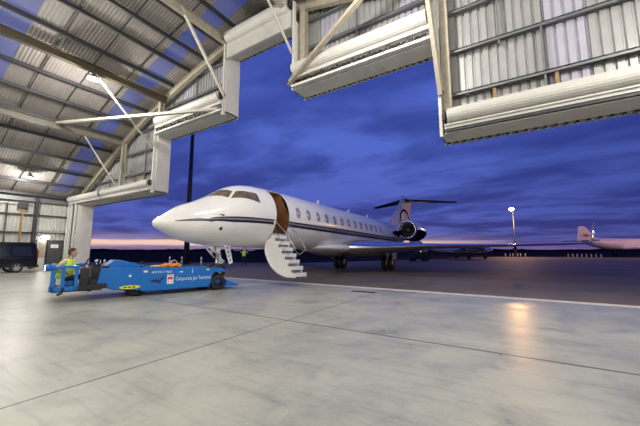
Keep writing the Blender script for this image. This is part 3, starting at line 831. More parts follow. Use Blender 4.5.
# airstair
SS0, SS1 = DS0-.10, DS1-.12
arc = [(1.14, 2.02), (.84, 1.70), (.82, 1.32), (.96, .95), (1.22, .60), (1.6, .34), (2.05, .20), (2.46, .20)]
steps_n = 7
zz0, zz1, xx0, xx1 = 1.96, .34, 1.14, 2.44
prof_s = []
for k in range(steps_n):
    xa = xx0+(xx1-xx0)*k/steps_n; xb = xx0+(xx1-xx0)*(k+1)/steps_n; za = zz0+(zz1-zz0)*k/(steps_n-1)*.97
    prof_s += [(xa, za), (xb, za)]
shape = prof_s + [(2.48, .20)] + arc[-2:0:-1] + [(1.10, 1.82)]
b1 = MB().use('plane_white')
for s0, s1 in ((SS0+.03, SS0+.09), (SS1-.09, SS1-.03)):
    b1.prism(shape, lambda u, v: J(u, s0, v-.02), lambda u, v: J(u, s1, v-.02))
stair = part(b1, 'airstair', jet, label='open white airstair door with steps')
b1 = MB().use('plane_white', True)
fine = [(pchip([i for i in range(len(arc))], [a[0] for a in arc], k/4), pchip([i for i in range(len(arc))], [a[1] for a in arc], k/4)) for k in range(4*(len(arc)-1)+1)]
b1.grid([[J(x, SS0, z-.03), J(x, SS1, z-.03)] for x, z in fine]); b1.grid([[J(x+.02, SS0, z+.01), J(x+.02, SS1, z+.01)] for x, z in fine]); part(b1, 'door_skin', stair)
for k in range(steps_n):
    xa = xx0+(xx1-xx0)*k/steps_n; xb = xx0+(xx1-xx0)*(k+1)/steps_n+.03; za = zz0+(zz1-zz0)*k/(steps_n-1)*.97-.02
    q = MB().use('plane_white'); q.box(*(lambda a, c: (a[0], c[0], a[1], c[1], a[2], c[2]))(J(xa, SS0+.02, za-.15), J(xb, SS1-.02, za)))
    q.use('plane_grey'); q.box(*(lambda a, c: (a[0], c[0], a[1], c[1], a[2], c[2]))(J(xa+.02, SS0+.1, za), J(xb-.01, SS1-.1, za+.012)))
    part(q, 'step', stair)
for s_ in (SS0+.05, SS1-.05):
    q = MB().use('chrome', True); q.tube([J(1.33, s_, 2.55), J(2.0, s_, 1.95), J(2.45, s_, 1.35), J(2.1, s_, 1.1)], .018, 8); q.tube([J(1.33, s_, 2.2), J(1.95, s_, 1.2)], .012, 8); q.tube([J(2.1, s_, 1.1), J(1.95, s_, 1.2)], .012, 8)
    part(q, 'handrail', stair)
# main landing gear
for side in (1, -1):
    g = MB().use('plane_white', True); g.tube([J(side*2.0, 16.5, 1.55), J(side*2.0, 16.55, .50)], [.10, .085], 12); g.tube([J(side*1.66, 16.55, .56), J(side*2.34, 16.55, .56)], .06, 10)
    g.tube([J(side*2.0, 16.5, 1.2), J(side*1.2, 16.4, 1.5)], .045, 8); g.tube([J(side*2.0, 16.55, .7), J(side*2.0, 17.0, .9), J(side*2.0, 16.6, 1.15)], .03, 8)
    gg = part(g, 'main_gear_leg', jet)
    for dx in (-.24, .24):
        q = MB().use('rubber', True); q.lathe([(-.14, .26), (-.15, .45), (-.11, .515), (0, .53), (.11, .515), (.15, .45), (.14, .26)], J(side*2.0+dx, 16.55, .58), (1, 0, 0), 28)
        q.use('alloy'); q.lathe([(-.13, 0), (-.13, .12), (-.10, .27), (.10, .27), (.13, .12), (.13, 0)], J(side*2.0+dx, 16.55, .58), (1, 0, 0), 20)
        part(q, 'wheel', gg)
    q = MB().use('plane_white'); q.prism([(16.0, 1.5), (17.1, 1.5), (16.9, .85), (16.2, .85)], lambda u, v: J(side*2.48, u, v), lambda u, v: J(side*2.52, u, v)); part(q, 'gear_door', gg)
# nose gear
NS = 16.55 + (8.10-22.0)
g = MB().use('plane_white', True); g.tube([J(0, NS+.12, 1.6), J(0, NS+.05, 1.1)], .09, 12); g.use('chrome'); g.tube([J(0, NS+.05, 1.1), J(0, NS, .45)], .06, 12)
g.use('plane_white'); g.tube([J(.02, NS+.10, 1.05), J(.02, NS-.55, 1.5)], .04, 8); g.tube([J(-.1, NS-.02, .95), J(-.1, NS-.62, 1.5)], .035, 8); g.tube([J(0, NS+.05, 1.0), J(0, NS+.40, .82), J(0, NS+.03, .6)], .035, 8); g.tube([J(-.25, NS, .45), J(.25, NS, .45)], .05, 10)
for z_, dx in ((1.22, .16), (1.22, -.16)):
    g.lathe([(-.08, .02), (-.08, .08), (.02, .09)], J(dx, NS-.05, z_), (0, 1, 0), 14)
ng = part(g, 'nose_gear_leg', jet)
for dx in (-.19, .19):
    q = MB().use('rubber', True); q.lathe([(-.1, .15), (-.11, .24), (-.07, .275), (.07, .275), (.11, .24), (.1, .15)], J(dx, NS, .45), (1, 0, 0), 24); q.use('alloy'); q.lathe([(-.09, 0), (-.09, .16), (.09, .16), (.09, 0)], J(dx, NS, .45), (1, 0, 0), 18); part(q, 'wheel', ng)
for sd_ in (-1, 1):
    q = MB().use('plane_white'); q.prism([(NS+.05, 1.5), (NS+.34, 1.5), (NS+.56, .75), (NS+.38, .70)], lambda u, v: J(sd_*.30, u, v), lambda u, v: J(sd_*.33, u, v)); q.use('steel_grey')
    for k in range(4): q.lathe([(0, 0), (.004, .045)], J(sd_*.335, NS+.23+k*.06, 1.35-k*.16), (sd_, 0, 0), 10)
    part(q, 'gear_door', ng)

# ================================================================== towbarless tug
U = Vector((.30, .954, 0)).normalized(); ang = math.atan2(U.y, U.x)
tug = empty('aircraft_tug', (-9.78, 8.42, 0), ang, 'low blue towbarless aircraft tug under the jet nose', 'tug')
# local: x along towards the jet, y = away from the camera (0 = near face), z up
def poly_prism(b, poly, y0, y1): return b.prism(poly, lambda u, v: (u, y0, v), lambda u, v: (u, y1, v))
W_ = 1.9
b1 = MB().use('tug_blue')
poly_prism(b1, [(-2.95, .20), (-2.85, .16), (-.62, .16), (-.62, .86), (-.72, .90), (-2.98, .94)], 0, .34)
poly_prism(b1, [(-2.95, .20), (-2.85, .16), (-.62, .16), (-.62, .86), (-.72, .90), (-2.98, .94)], W_-.34, W_)
poly_prism(b1, [(-4.15, .45), (-3.75, .28), (-2.94, .22), (-2.94, .94), (-4.05, .96)], .03, W_-.03)
b1.box(-2.9, -1.35, .30, W_-.30, .3, .84)
part(b1, 'chassis', tug, bevel=.015)
b1 = MB().use('tug_blue'); poly_prism(b1, [(-4.0, .96), (-3.65, 1.20), (-3.4, 1.18), (-2.7, .97), (-2.7, .93), (-4.0, .93)], .55, W_-.2); part(b1, 'bonnet', tug, bevel=.02)
b1 = MB().use('tug_dark'); b1.box(-1.35, .35, .30, W_-.30, .12, .22); b1.use('black'); b1.box(-1.4, -.55, .12, .5, .862, .90); part(b1, 'cradle_floor', tug)
b1 = MB().use('steel_grey'); poly_prism(b1, [(-1.3, .22), (.35, .22), (.2, .34), (-1.3, .36)], .42, W_-.42)
b1.box(-.75, -.62, .35, W_-.35, .22, .8); b1.tube([(-.62, .55, .55), (-.3, .6, .62)], .05); b1.tube([(-.62, W_-.55, .55), (-.3, W_-.6, .62)], .05); part(b1, 'lifting_cradle', tug)
b1 = MB().use('tug_blue'); poly_prism(b1, [(-.62, .3), (-.62, .86), (-.20, .86), (.02, .74), (.04, .66), (-.10, .70), (-.42, .70), (-.53, .55), (-.56, .3)], .03, .32); part(b1, 'mudguard', tug); b1 = MB().use('tug_blue')
poly_prism(b1, [(-.62, .3), (-.62, .86), (-.20, .86), (.02, .74), (.04, .66), (-.10, .70), (-.42, .70), (-.53, .55), (-.56, .3)], W_-.32, W_-.03); part(b1, 'mudguard', tug)
b1 = MB().use('tug_blue'); poly_prism(b1, [(.0, .14), (.55, .10), (.55, .16), (.05, .36)], -.02, .5); b1.use('yellow'); b1.box(.53, .58, .0, .3, .10, .15); part(b1, 'rear_ramp', tug); b1 = MB().use('tug_blue'); poly_prism(b1, [(.0, .14), (.55, .10), (.55, .16), (.05, .36)], W_-.5, W_+.02); part(b1, 'rear_ramp', tug)
for y in (.16, W_-.16):
    q = MB().use('rubber', True); q.lathe([(-.12, .16), (-.13, .25), (-.09, .29), (.09, .29), (.13, .25), (.12, .16)], (-.26, y, .29), (0, 1, 0), 26); q.use('tug_dark'); q.lathe([(-.11, 0), (-.11, .05), (-.08, .17), (.08, .17), (.11, .05), (.11, 0)], (-.26, y, .29), (0, 1, 0), 18); part(q, 'wheel', tug)
for y in (.22, W_-.22):
    q = MB().use('rubber', True); q.lathe([(-.13, .18), (-.14, .30), (-.09, .34), (.09, .34), (.14, .30), (.13, .18)], (-3.0, y+.1*(1 if y < 1 else -1), .34), (0, 1, 0), 26); part(q, 'wheel', tug)
# open driver's cab frame
b1 = MB().use('tug_blue')
for x in (-5.2, -4.97, -4.66): b1.box(x-.045, x+.045, 0, .08, .34, 1.08)
b1.box(-5.25, -4.60, .0, .10, .34, .46); b1.box(-5.25, -4.60, -.02, .12, 1.0, 1.08)
for x in (-5.18, -4.47): b1.box(x-.05, x+.05, W_-.1, W_, .34, 1.08)
b1.box(-5.25, -4.36, W_-.12, W_, 1.0, 1.08); b1.box(-5.27, -5.15, 0, W_, .95, 1.10); b1.box(-5.27, -5.15, 0, W_, .34, .50)
b1.box(-4.97, -4.72, .3, .36, .38, .62)
part(b1, 'cab_frame', tug, bevel=.01)
b1 = MB().use('tug_dark'); b1.box(-5.2, -4.0, .1, W_-.05, .30, .38); b1.use('black'); b1.box(-4.58, -3.9, -.12, .06, .36, .50); b1.box(-4.56, -4.36, .02, .2, .5, 1.0); b1.box(-4.3, -3.75, .05, .4, .5, .62); part(b1, 'footwell', tug)
b1 = MB().use('black'); b1.box(-5.0, -4.5, .45, 1.0, .62, .74); b1.box(-5.08, -4.96, .45, 1.0, .70, 1.15); b1.box(-4.9, -4.6, .6, .85, .38, .62); part(b1, 'driver_seat', tug, bevel=.02)
b1 = MB().use('black', True); b1.box(-4.28, -4.02, .4, 1.3, .5, 1.02)
pts = [(-4.42+.07*math.sin(2*PI*k/20), .78+.17*math.cos(2*PI*k/20), 1.12+.15*math.sin(2*PI*k/20)) for k in range(21)]; b1.tube(pts, .014, 8, False); b1.tube([(-4.42, .78, 1.12), (-4.22, .78, .95)], .02, 8)
part(b1, 'steering_wheel', tug)
b1 = MB().use('black'); b1.box(-4.22, -3.82, .42, 1.2, .94, 1.02); lever_box = part(b1, 'control_box', tug)
for i, (x, y) in enumerate(((-4.15, .5), (-4.05, .62), (-3.98, .5), (-3.9, .66), (-4.1, 1.15))):
    b1 = MB().use('chrome', True); b1.tube([(x, y, 1.0), (x+.03*(i % 3-1), y, 1.17+.03*(i % 2))], .014, 6); b1.use('black' if i % 2 else 'decal_white'); b1.blob((x+.03*(i % 3-1), y, 1.19+.03*(i % 2)), .032, .032, .032, 8, 6)
    part(b1, 'lever', lever_box)
b1 = MB().use('headlamp', True); b1.lathe([(0, 0), (0, .08), (.05, .09), (.12, .07)], (-5.40, .12, 1.03), (1, 0, 0), 16); b1.use('tug_blue'); b1.lathe([(.02, .095), (.16, .10), (.18, .05)], (-5.40, .12, 1.03), (1, 0, 0), 16); part(b1, 'headlight', tug)
b1 = MB().use('rubber', True); b1.tube([(-4.95, .0, .42), (-4.98, -.12, .30), (-5.06, -.18, .27)], .035, 8); part(b1, 'foot_pedal', tug)
b1 = MB().use('black', True); b1.tube([(-2.93, .12, .93), (-2.93, .12, 1.10)], .02, 8); b1.blob((-2.93, .12, 1.12), .05, .05, .04, 8, 6); part(b1, 'beacon', tug)
for x0_, x1_, z0_, z1_, y0_, m_ in ((-1.72, -1.62, .74, .78, -.006, 'decal_white'), (-1.29, -1.27, .70, .86, -.006, 'decal_white'), (-3.30, -3.23, .66, .73, .022, 'decal_white'), (-2.91, -2.74, .78, .86, -.006, 'rust'), (-.76, -.66, .77, .83, -.006, 'yellow')):
    b1 = MB().use(m_); b1.box(x0_, x1_, y0_, y0_+.007, z0_, z1_)
    if m_ == 'rust': b1.use('decal_white'); b1.box(x0_+.03, x1_-.03, y0_-.003, y0_, z0_+.01, z1_-.01)
    part(b1, 'marker_plate', tug)
TM = Matrix.Translation((0, 0, 0)) @ Matrix.Rotation(PI/2, 4, 'X')
text_obj('lettering', 'Corporate Jet Terminal', .185, Matrix.Translation((-1.86, -.004, .46)) @ Matrix.Rotation(PI/2, 4, 'X'), 'decal_white', tug, 'white lettering reading Corporate Jet Terminal', sx=.72, bold=.0)
text_obj('lettering', 'AM VX-T MkIII', .11, Matrix.Translation((-2.64, -.004, .745)) @ Matrix.Rotation(PI/2, 4, 'X'), 'decal_white', tug, 'small white type lettering', sx=.95)
b1 = MB().use('decal_white'); b1.box(-2.14, -1.93, -.006, 0, .36, .68); b1.use('decal_red'); b1.box(-2.12, -1.95, -.009, -.006, .51, .60); b1.box(-2.10, -1.97, -.009, -.006, .63, .655); b1.box(-2.10, -2.08, -.009, -.006, .39, .47); b1.box(-1.99, -1.97, -.009, -.006, .39, .47); part(b1, 'crest', tug, label='square white and red crest')
b1 = MB().use('decal_navy'); b1.prism([(-2.72, .50), (-2.5, .54), (-2.38, .52), (-2.28, .62), (-2.22, .66), (-2.26, .56), (-2.36, .44), (-2.33, .38), (-2.44, .42), (-2.6, .45)], lambda u, v: (u, -.006, v), lambda u, v: (u, 0, v)); part(b1, 'bird_emblem', tug, label='dark blue flying bird emblem')
b1 = MB().use('yellow', True); q_ = [(-3.25+.30*math.cos(2*PI*k/20), .33+.06*math.sin(2*PI*k/20)) for k in range(20)]; poly_prism(b1, q_, .015, .03); b1.use('black')
for k in range(3): b1.box(-3.42+k*.12, -3.34+k*.12, .010, .015, .31, .35)
part(b1, 'oval_sticker', tug, label='yellow oval sticker')
# wheel chock bag / orange bundle on the deck
ob = empty('orange_strap_bundle', tug.matrix_world @ Vector((0, 0, 0)), 0, 'bundle of orange straps lying on the tug deck', 'straps')
ob.location = Vector((-9.78, 8.42, 0)) + U*(-2.0) + Vector((-U.y, U.x, 0))*.16; ob.location.z = .93; ob.rotation_euler = (0, 0, ang)
q = MB().use('orange', True)
for i in range(7):
    x = -.28+i*.09; q.tube([(x+.10*math.cos(2*PI*k/14)+random.uniform(-.01, .01), .10*math.sin(2*PI*k/14), .05+.025*(i % 3)+.02*math.sin(k)) for k in range(15)], .03, 8, False)
part(q, 'strap_coil', ob); q = MB().use('decal_white', True); q.tube([(-.05, 0, .08), (.0, -.05, .2), (.10, 0, .26), (.2, .05, .2), (.24, 0, .06)], .012, 6); part(q, 'rope', ob)
q = MB().use('shirt', True); q.blob((-.48, 0, .045), .2, .1, .05); part(q, 'cloth', ob)

# ================================================================== people
def person(name, loc, rz, J_, label, seated=False, vest=True, arm_skin=True):
    root = empty(name, loc, rz, label, 'person')
    me = bpy.data.meshes.new('body'); 
    names = list(J_['pts'].keys()); vs = [J_['pts'][k][0] for k in names]; rs = [J_['pts'][k][1] for k in names]
    es = [(names.index(a), names.index(c)) for a, c in J_['edges']]
    me.from_pydata(vs, es, []); ob_ = bpy.data.objects.new('body', me); COL.objects.link(ob_)
    sk = ob_.modifiers.new('skin', 'SKIN'); 
    if not me.skin_vertices: pass
    lay = me.skin_vertices[0].data
    for i, r_ in enumerate(rs): lay[i].radius = r_ if isinstance(r_, tuple) else (r_, r_); lay[i].use_root = (names[i] == 'pelvis')
    sb = ob_.modifiers.new('sub', 'SUBSURF'); sb.levels = 2; sb.render_levels = 2
    dg = bpy.context.evaluated_depsgraph_get(); dg.update()
    nm = bpy.data.meshes.new_from_object(ob_.evaluated_get(dg)); bpy.data.objects.remove(ob_)
    # fingers and face join the same mesh
    b = MB(); b.v = [tuple(v.co) for v in nm.vertices]; b.mats = ['skin', 'trousers', 'shirt', 'black']
    sp_ = J_['split']
    for p_ in nm.polygons:
        c = p_.center; b.f.append(tuple(p_.vertices)); b.m.append(sp_(c)); b.sm.append(True)
    b.use('skin', True)
    for h, d, u in J_['hands']:
        h = Vector(h); d = Vector(d).normalized(); u = Vector(u).normalized(); s_ = d.cross(u)
        b.tube([h-d*.03, h+d*.04, h+d*.09], [.026, .038, .034], 8)
        for k, L in enumerate((.065, .078, .073, .056)):
            o_ = h+d*.08+s_*(-.03+.02*k); b.tube([o_, o_+d*L*.5-u*.008, o_+d*L*.8-u*.03, o_+d*L*.85-u*.05], [.0095, .009, .008, .006], 6)
        o_ = h+d*.02-s_*.03; b.tube([o_, o_-s_*.03+d*.03, o_-s_*.035+d*.065-u*.01], [.012, .011, .008], 6)
    hc = Vector(J_['head']); f = Vector(J_['face']).normalized(); sd = f.cross(Vector((0, 0, 1))).normalized()
    # head: shaped loft
    rings = []
    for z, a, c_, o_ in ((-.125, .02, .02, .03), (-.11, .045, .045, .03), (-.07, .062, .072, .014), (-.02, .070, .088, .006), (.03, .075, .096, 0), (.08, .068, .088, -.006), (.115, .042, .055, -.01), (.128, .01, .015, -.01)):
        rings.append([hc + sd*(a*math.cos(2*PI*k/16)) + f*(c_*math.sin(2*PI*k/16)+o_) + Vector((0, 0, z)) for k in range(16)])
    b.loft(rings, True, True)
    b.tube([hc+f*.088+Vector((0, 0, .02)), hc+f*.118+Vector((0, 0, -.02)), hc+f*.09+Vector((0, 0, -.03))], [.008, .014, .010], 8)
    for s2 in (-1, 1): b.blob(tuple(hc+sd*.074*s2+Vector((0, 0, -.005))), .014, .018, .03, 8, 6)
    b.use('decal_red'); b.tube([hc+f*.088-sd*.022+Vector((0, 0, -.065)), hc+f*.094+Vector((0, 0, -.066)), hc+f*.088+sd*.022+Vector((0, 0, -.065))], .006, 6)
    for s2 in (-1, 1): b.use('decal_white'); b.blob(tuple(hc+f*.084+sd*.03*s2+Vector((0, 0, .018))), .012, .012, .009, 8, 6); b.use('black'); b.blob(tuple(hc+f*.094+sd*.03*s2+Vector((0, 0, .018))), .005, .005, .005, 6, 5)
    body = b.build('body', None, root)
    # hair cap
    h = MB().use('hair', True); rings = []
    for z, a, c_, o_ in ((-.06, .060, .05, -.045), (-.01, .079, .075, -.030), (.04, .083, .092, -.016), (.09, .076, .092, -.010), (.125, .048, .06, -.010), (.143, .01, .015, -.01)):
        rings.append([hc + sd*(a*math.cos(2*PI*k/16)) + f*(c_*math.sin(2*PI*k/16)+o_) + Vector((0, 0, z)) for k in range(16)])
    h.loft(rings, True, True); h.build('hair', None, root)
    # vest: torso loft
    v = MB().use('hivis', True)
    for i, q in enumerate(J_['vest'][:-1]):
        pass
    rings = []
    ax = Vector(J_['vest_side'])
    for c, a, d in J_['vest']:
        c = Vector(c); g = ax.cross(Vector((0, 0, 1))).normalized()
        rings.append([c + ax*(a*math.copysign(abs(math.cos(2*PI*k/20))**.8, math.cos(2*PI*k/20))) + g*(d*math.copysign(abs(math.sin(2*PI*k/20))**.8, math.sin(2*PI*k/20))) for k in range(20)])
    v.loft(rings, True, True)
    n0 = len(v.f)
    for i, f_ in enumerate(v.f):
        if 20*2 <= min(f_) < 20*3 and len(f_) == 4: v.use('reflective'); v.m[i] = v.mats.index('reflective')
    vo = v.build('safety_vest', None, root); vo['label'] = 'bright yellow-green safety vest'
    return root
# driver: local +x = towards the jet, seated; origin on the cab floor
PT = {'pelvis': ((0, 0, .40), (.15, .13)), 'belly': ((.02, 0, .55), (.14, .12)), 'chest': ((.05, 0, .74), (.15, .13)), 'neck': ((.09, 0, .90), .06), 'head': ((.12, 0, .98), .055),
      'hipL': ((.08, .10, .38), .095), 'kneeL': ((.48, .13, .45), .07), 'ankL': ((.56, .13, .08), .05), 'toeL': ((.74, .14, .04), (.045, .04)),
      'hipR': ((.08, -.10, .38), .095), 'kneeR': ((.46, -.15, .44), .07), 'ankR': ((.52, -.15, .08), .05), 'toeR': ((.70, -.16, .04), (.045, .04)),
      'shL': ((.05, .19, .84), .065), 'elL': ((.12, .27, .60), .048), 'wrL': ((.36, .20, .66), .032),
      'shR': ((.05, -.19, .84), .065), 'elR': ((-.18, -.30, .66), .052), 'wrR': ((.04, -.34, .58), .034)}
ED = [('pelvis', 'belly'), ('belly', 'chest'), ('chest', 'neck'), ('neck', 'head'), ('pelvis', 'hipL'), ('hipL', 'kneeL'), ('kneeL', 'ankL'), ('ankL', 'toeL'), ('pelvis', 'hipR'), ('hipR', 'kneeR'), ('kneeR', 'ankR'), ('ankR', 'toeR'), ('chest', 'shL'), ('shL', 'elL'), ('elL', 'wrL'), ('chest', 'shR'), ('shR', 'elR'), ('elR', 'wrR')]
def spl(c):
    if c.z < .10: return 3
    if c.z < .50 and abs(c.y) < .26: return 1
    if c.z > .90: return 0
    if c.x > .2 and abs(c.y) > .12: return 0
    return 2
tp = Vector((-9.78, 8.42, 0)) + U*(-4.95) + Vector((-U.y, U.x, 0))*.62
drv = person('person', (tp.x, tp.y, .24), ang-.25, dict(pts=PT, edges=ED, split=spl, hands=[((.37, .20, .665), (1, -.1, .3), (0, 0, 1)), ((.06, -.345, .575), (1, .1, -.2), (0, 0, 1))],
       head=(.15, 0, 1.11), face=(1, -.1, -.02), vest=[((.0, 0, .40), .18, .18), ((.02, 0, .54), .19, .185), ((.04, 0, .64), .20, .19), ((.05, 0, .70), .21, .19), ((.05, 0, .80), .235, .18), ((.06, 0, .88), .20, .13), ((.08, 0, .93), .085, .075)], vest_side=(0, 1, 0)),
       'seated person in yellow-green vest driving the blue tug')
drv.scale = (1.12, 1.12, 1.10)
# marshaller standing on the apron, arms out with wands
PT2 = {'pelvis': ((0, 0, .95), (.15, .11)), 'belly': ((0, 0, 1.10), (.14, .11)), 'chest': ((0, 0, 1.30), (.16, .12)), 'neck': ((0, 0, 1.50), .055), 'head': ((0, 0, 1.58), .05),
       'hipL': ((.10, 0, .90), .09), 'kneeL': ((.12, .02, .50), .065), 'ankL': ((.13, 0, .10), .045), 'toeL': ((.14, -.14, .05), (.045, .04)),
       'hipR': ((-.10, 0, .90), .09), 'kneeR': ((-.12, .02, .50), .065), 'ankR': ((-.13, 0, .10), .045), 'toeR': ((-.14, -.14, .05), (.045, .04)),
       'shL': ((.19, 0, 1.42), .065), 'elL': ((.36, -.05, 1.24), .048), 'wrL': ((.30, -.20, 1.40), .034),
       'shR': ((-.19, 0, 1.42), .065), 'elR': ((-.36, -.05, 1.24), .048), 'wrR': ((-.30, -.20, 1.40), .034)}
def spl2(c):
    if c.z < .10: return 3
    if c.z < 1.02: return 1
    if c.z > 1.49: return 0
    return 2
mp_ = (-22.3, 21.4, 0); mang = math.atan2(-mp_[1], -mp_[0]) + PI/2
person('person', mp_, mang, dict(pts=PT2, edges=ED, split=spl2, hands=[((.30, -.21, 1.42), (.3, -.2, 1), (1, 0, 0)), ((-.30, -.21, 1.42), (-.3, -.2, 1), (-1, 0, 0))],
       head=(0, 0, 1.68), face=(0, -1, 0), vest=[((0, 0, .96), .17, .135), ((0, 0, 1.10), .17, .14), ((0, 0, 1.18), .18, .145), ((0, 0, 1.25), .19, .15), ((0, 0, 1.38), .22, .14), ((0, 0, 1.46), .19, .11), ((0, 0, 1.52), .08, .07)], vest_side=(1, 0, 0)),
       'standing person in hi-vis vest and dark trousers out on the apron')
for sg in (-1, 1):
    wd = MB().use('decal_white', True); cs, sn = math.cos(mang), math.sin(mang)
    def WP(x, y, z): return (mp_[0]+x*cs-y*sn, mp_[1]+x*sn+y*cs, z)
    wd.tube([WP(sg*.34, -.26, 1.50), WP(sg*.98, -.26, 1.53)], [.018, .022], 8); wd.use('black'); wd.tube([WP(sg*.20, -.26, 1.49), WP(sg*.34, -.26, 1.50)], .02, 8)
    tag(wd.build('marshalling_wand', None), 'pale marshalling wand held out to the %s by the person on the apron' % ('left' if sg > 0 else 'right'), 'wand')

# ================================================================== van
van = empty('van', (-30.85, 7.9, 0), -PI/2, 'glossy black van parked by the left wall', 'vehicle')
# local +x = forwards (out of frame), y<0 is near side ; near rear corner at origin
b1 = MB().use('van_black', True)
side_ = [(0, .38), (.0, 1.0), (.05, 1.6), (.12, 1.98), (.3, 2.08), (3.0, 2.08), (3.5, 1.95), (4.3, 1.25), (5.0, 1.1), (5.2, .8), (5.2, .35)]
b1.prism(side_, lambda u, v: (u, -.0 + (.13*max(0, v-1.05)), v), lambda u, v: (u, 1.85-(.13*max(0, v-1.05)), v)); part(b1, 'body', van, bevel=.04)
b1 = MB().use('glass_dark')
for a, c in ((.35, 1.35), (1.45, 2.55), (2.65, 3.5)): [b1.grid([[(a, f_(-.005+.13*.08), 1.13), (c, f_(-.005+.13*.08), 1.13)], [(a+.05, f_(-.005+.13*.72), 1.77), (c, f_(-.005+.13*.72), 1.77)]], False) for f_ in (lambda v: v, lambda v: 1.85-v)]
b1.grid([[(.03, .25, 1.1), (.03, 1.6, 1.1)], [(.19, .3, 1.8), (.19, 1.55, 1.8)]], False); part(b1, 'windows', van)
for x in (1.08, 4.2):
    for y in (.08, 1.77):
        q = MB().use('rubber', True); q.lathe([(-.12, .2), (-.13, .28), (-.1, .335), (.1, .335), (.13, .28), (.12, .2)], (x, y, .335), (0, 1, 0), 28); q.use('alloy'); q.lathe([(-.10, .235), (-.125, .225), (-.11, .2), (-.09, .2)], (x, y, .335), (0, 1, 0), 24)
        for k in range(12): a = 2*PI*k/6; sg_ = -1 if k < 6 else 1; q.bar((x, y+.10*sg_, .335), (x+.215*math.cos(a), y+.11*sg_, .335+.215*math.sin(a)), .05, .03, (0, 1, 0))
        q.lathe([(-.12, .001), (-.12, .05), (-.1, .06)], (x, y, .335), (0, 1, 0), 12); q.lathe([(.10, .235), (.125, .225), (.11, .2), (.09, .2)], (x, y, .335), (0, 1, 0), 24)
        part(q, 'wheel', van)
b1 = MB().use('tail_light'); b1.box(-.015, .06, -.012, .12, 1.0, 1.5); part(b1, 'tail_light', van)
b1 = MB().use('tail_light'); b1.box(-.015, .05, 1.73, 1.86, 1.0, 1.5); part(b1, 'tail_light', van)
for xh in (1.9, 3.0): b1 = MB().use('chrome'); b1.box(xh, xh+.2, 1.85, 1.875, 1.0, 1.03); part(b1, 'door_handle', van)
b1 = MB().use('rubber'); b1.box(-.08, .15, .0, 1.85, .32, .5); part(b1, 'bumper', van)

# ================================================================== outside
# tall floodlight mast
q = MB().use('mast', True); q.tube([(0, 0, 0), (0, 0, 17)], [.29, .17], 14)
ms = empty('floodlight_mast', (-30.3, 20.6, 0), 0, 'tall dark mast standing behind the nose of the jet', 'mast'); part(q, 'pole', ms)
q = MB().use('mast'); q.box(-.45, .45, -.45, .45, 0, .12); part(q, 'base', ms); q = MB().use('mast'); q.box(-1.2, 1.2, -.1, .1, 16.8, 17.1)
for x in (-1.0, -.35, .35, 1.0): q.box(x-.2, x+.2, -.3, 0, 16.4, 16.8)
part(q, 'lamp_head', ms)
# bollards near the mast
bl = MB().use('reflective', True); bl.tube([(0, 0, 0), (0, 0, .78)], .09, 12); bl.blob((0, 0, .78), .09, .09, .05); bl.use('plane_navy'); bl.tube([(0, 0, .45), (0, 0, .55)], .094, 12, False)
b0 = tag(bl.build('bollard', None), 'pale round bollard, leftmost of the three near the mast', 'bollard', 'bollards at the apron edge')
b0.location = (-33.0, 20.4, 0)
for loc, lab in (((-31.6, 20.95, 0), 'pale round bollard just left of the tall mast'), ((-27.9, 20.75, 0), 'pale round bollard right of the tall mast')):
    c = copy_tree(b0); c.location = loc; c['label'] = lab
# sodium street light
sl = empty('street_lamp', (.1, 80, 0), 0, 'tall street lamp glowing orange beyond the wing', 'lamp')
q = MB().use('steel_grey', True); q.tube([(0, 0, 0), (0, 0, 10.3)], [.12, .07], 10); part(q, 'pole', sl)
q = MB().use('steel_dark', True); q.tube([(0, 0, 10.2), (-.2, -2.0, 10.6)], .05, 8); q.box(-.5, .1, -2.9, -1.9, 10.6, 10.75); part(q, 'lamp_arm', sl)
q = MB().use('sodium', True); q.blob((-.2, -2.4, 10.35), .5, .5, .32, 14, 10); part(q, 'lamp_head', sl, label='glowing orange lamp head')
l = bpy.data.lights.new('bulb', 'POINT'); l.energy = 6500; l.color = (1, .55, .2); l.shadow_soft_size = .4
lo = bpy.data.objects.new('bulb', l); COL.objects.link(lo); lo.parent = sl; lo.location = (-.2, -2.6, 10.0)
# white barrier posts
q = MB().use('reflective', True); q.tube([(0, 0, 0), (0, 0, .75)], .09, 8); q.use('decal_red'); q.tube([(0, 0, .5), (0, 0, .62)], .095, 8, False)
far = copy_tree(sl); fp = Vector((math.cos(PSI), math.sin(PSI), 0))*(1.33*58) + Vector((-math.sin(PSI), math.cos(PSI), 0))*58  # extra lamp copy beyond the right frame edge, added to light the airliner
far.location = fp; far['label'] = 'added orange street lamp, out of view at right, lighting the parked airliner'
bp = q.build('barrier_post', None); bp.location = (-1.9, 81, 0); tag(bp, 'short white barrier post in the row at the foot of the street lamp', 'post', 'barrier posts by the street lamp')
ORD6 = ['leftmost', 'second from the left', 'third from the left', 'third from the right', 'second from the right', 'rightmost']
bp['label'] = 'white post, leftmost of the six at the street lamp foot'
ORD8 = ['leftmost', 'second from the left', 'third from the left', 'fourth from the left', 'fourth from the right', 'third from the right', 'second from the right', 'rightmost']
for k in range(1, 6):
    c = copy_tree(bp); c.location = (-1.9+k*.72+(k % 2)*.15, 81+.2*k, 0); c['label'] = 'white post, %s of the six at the street lamp foot' % ORD6[k]
for k in range(8):
    c = copy_tree(bp); c.location = (9.0+k*.66, 79.4-.30*k, 0); c['label'] = 'white post, %s of the eight below the airliner tail' % ORD8[k]; c['group'] = 'barrier posts below the airliner tail'
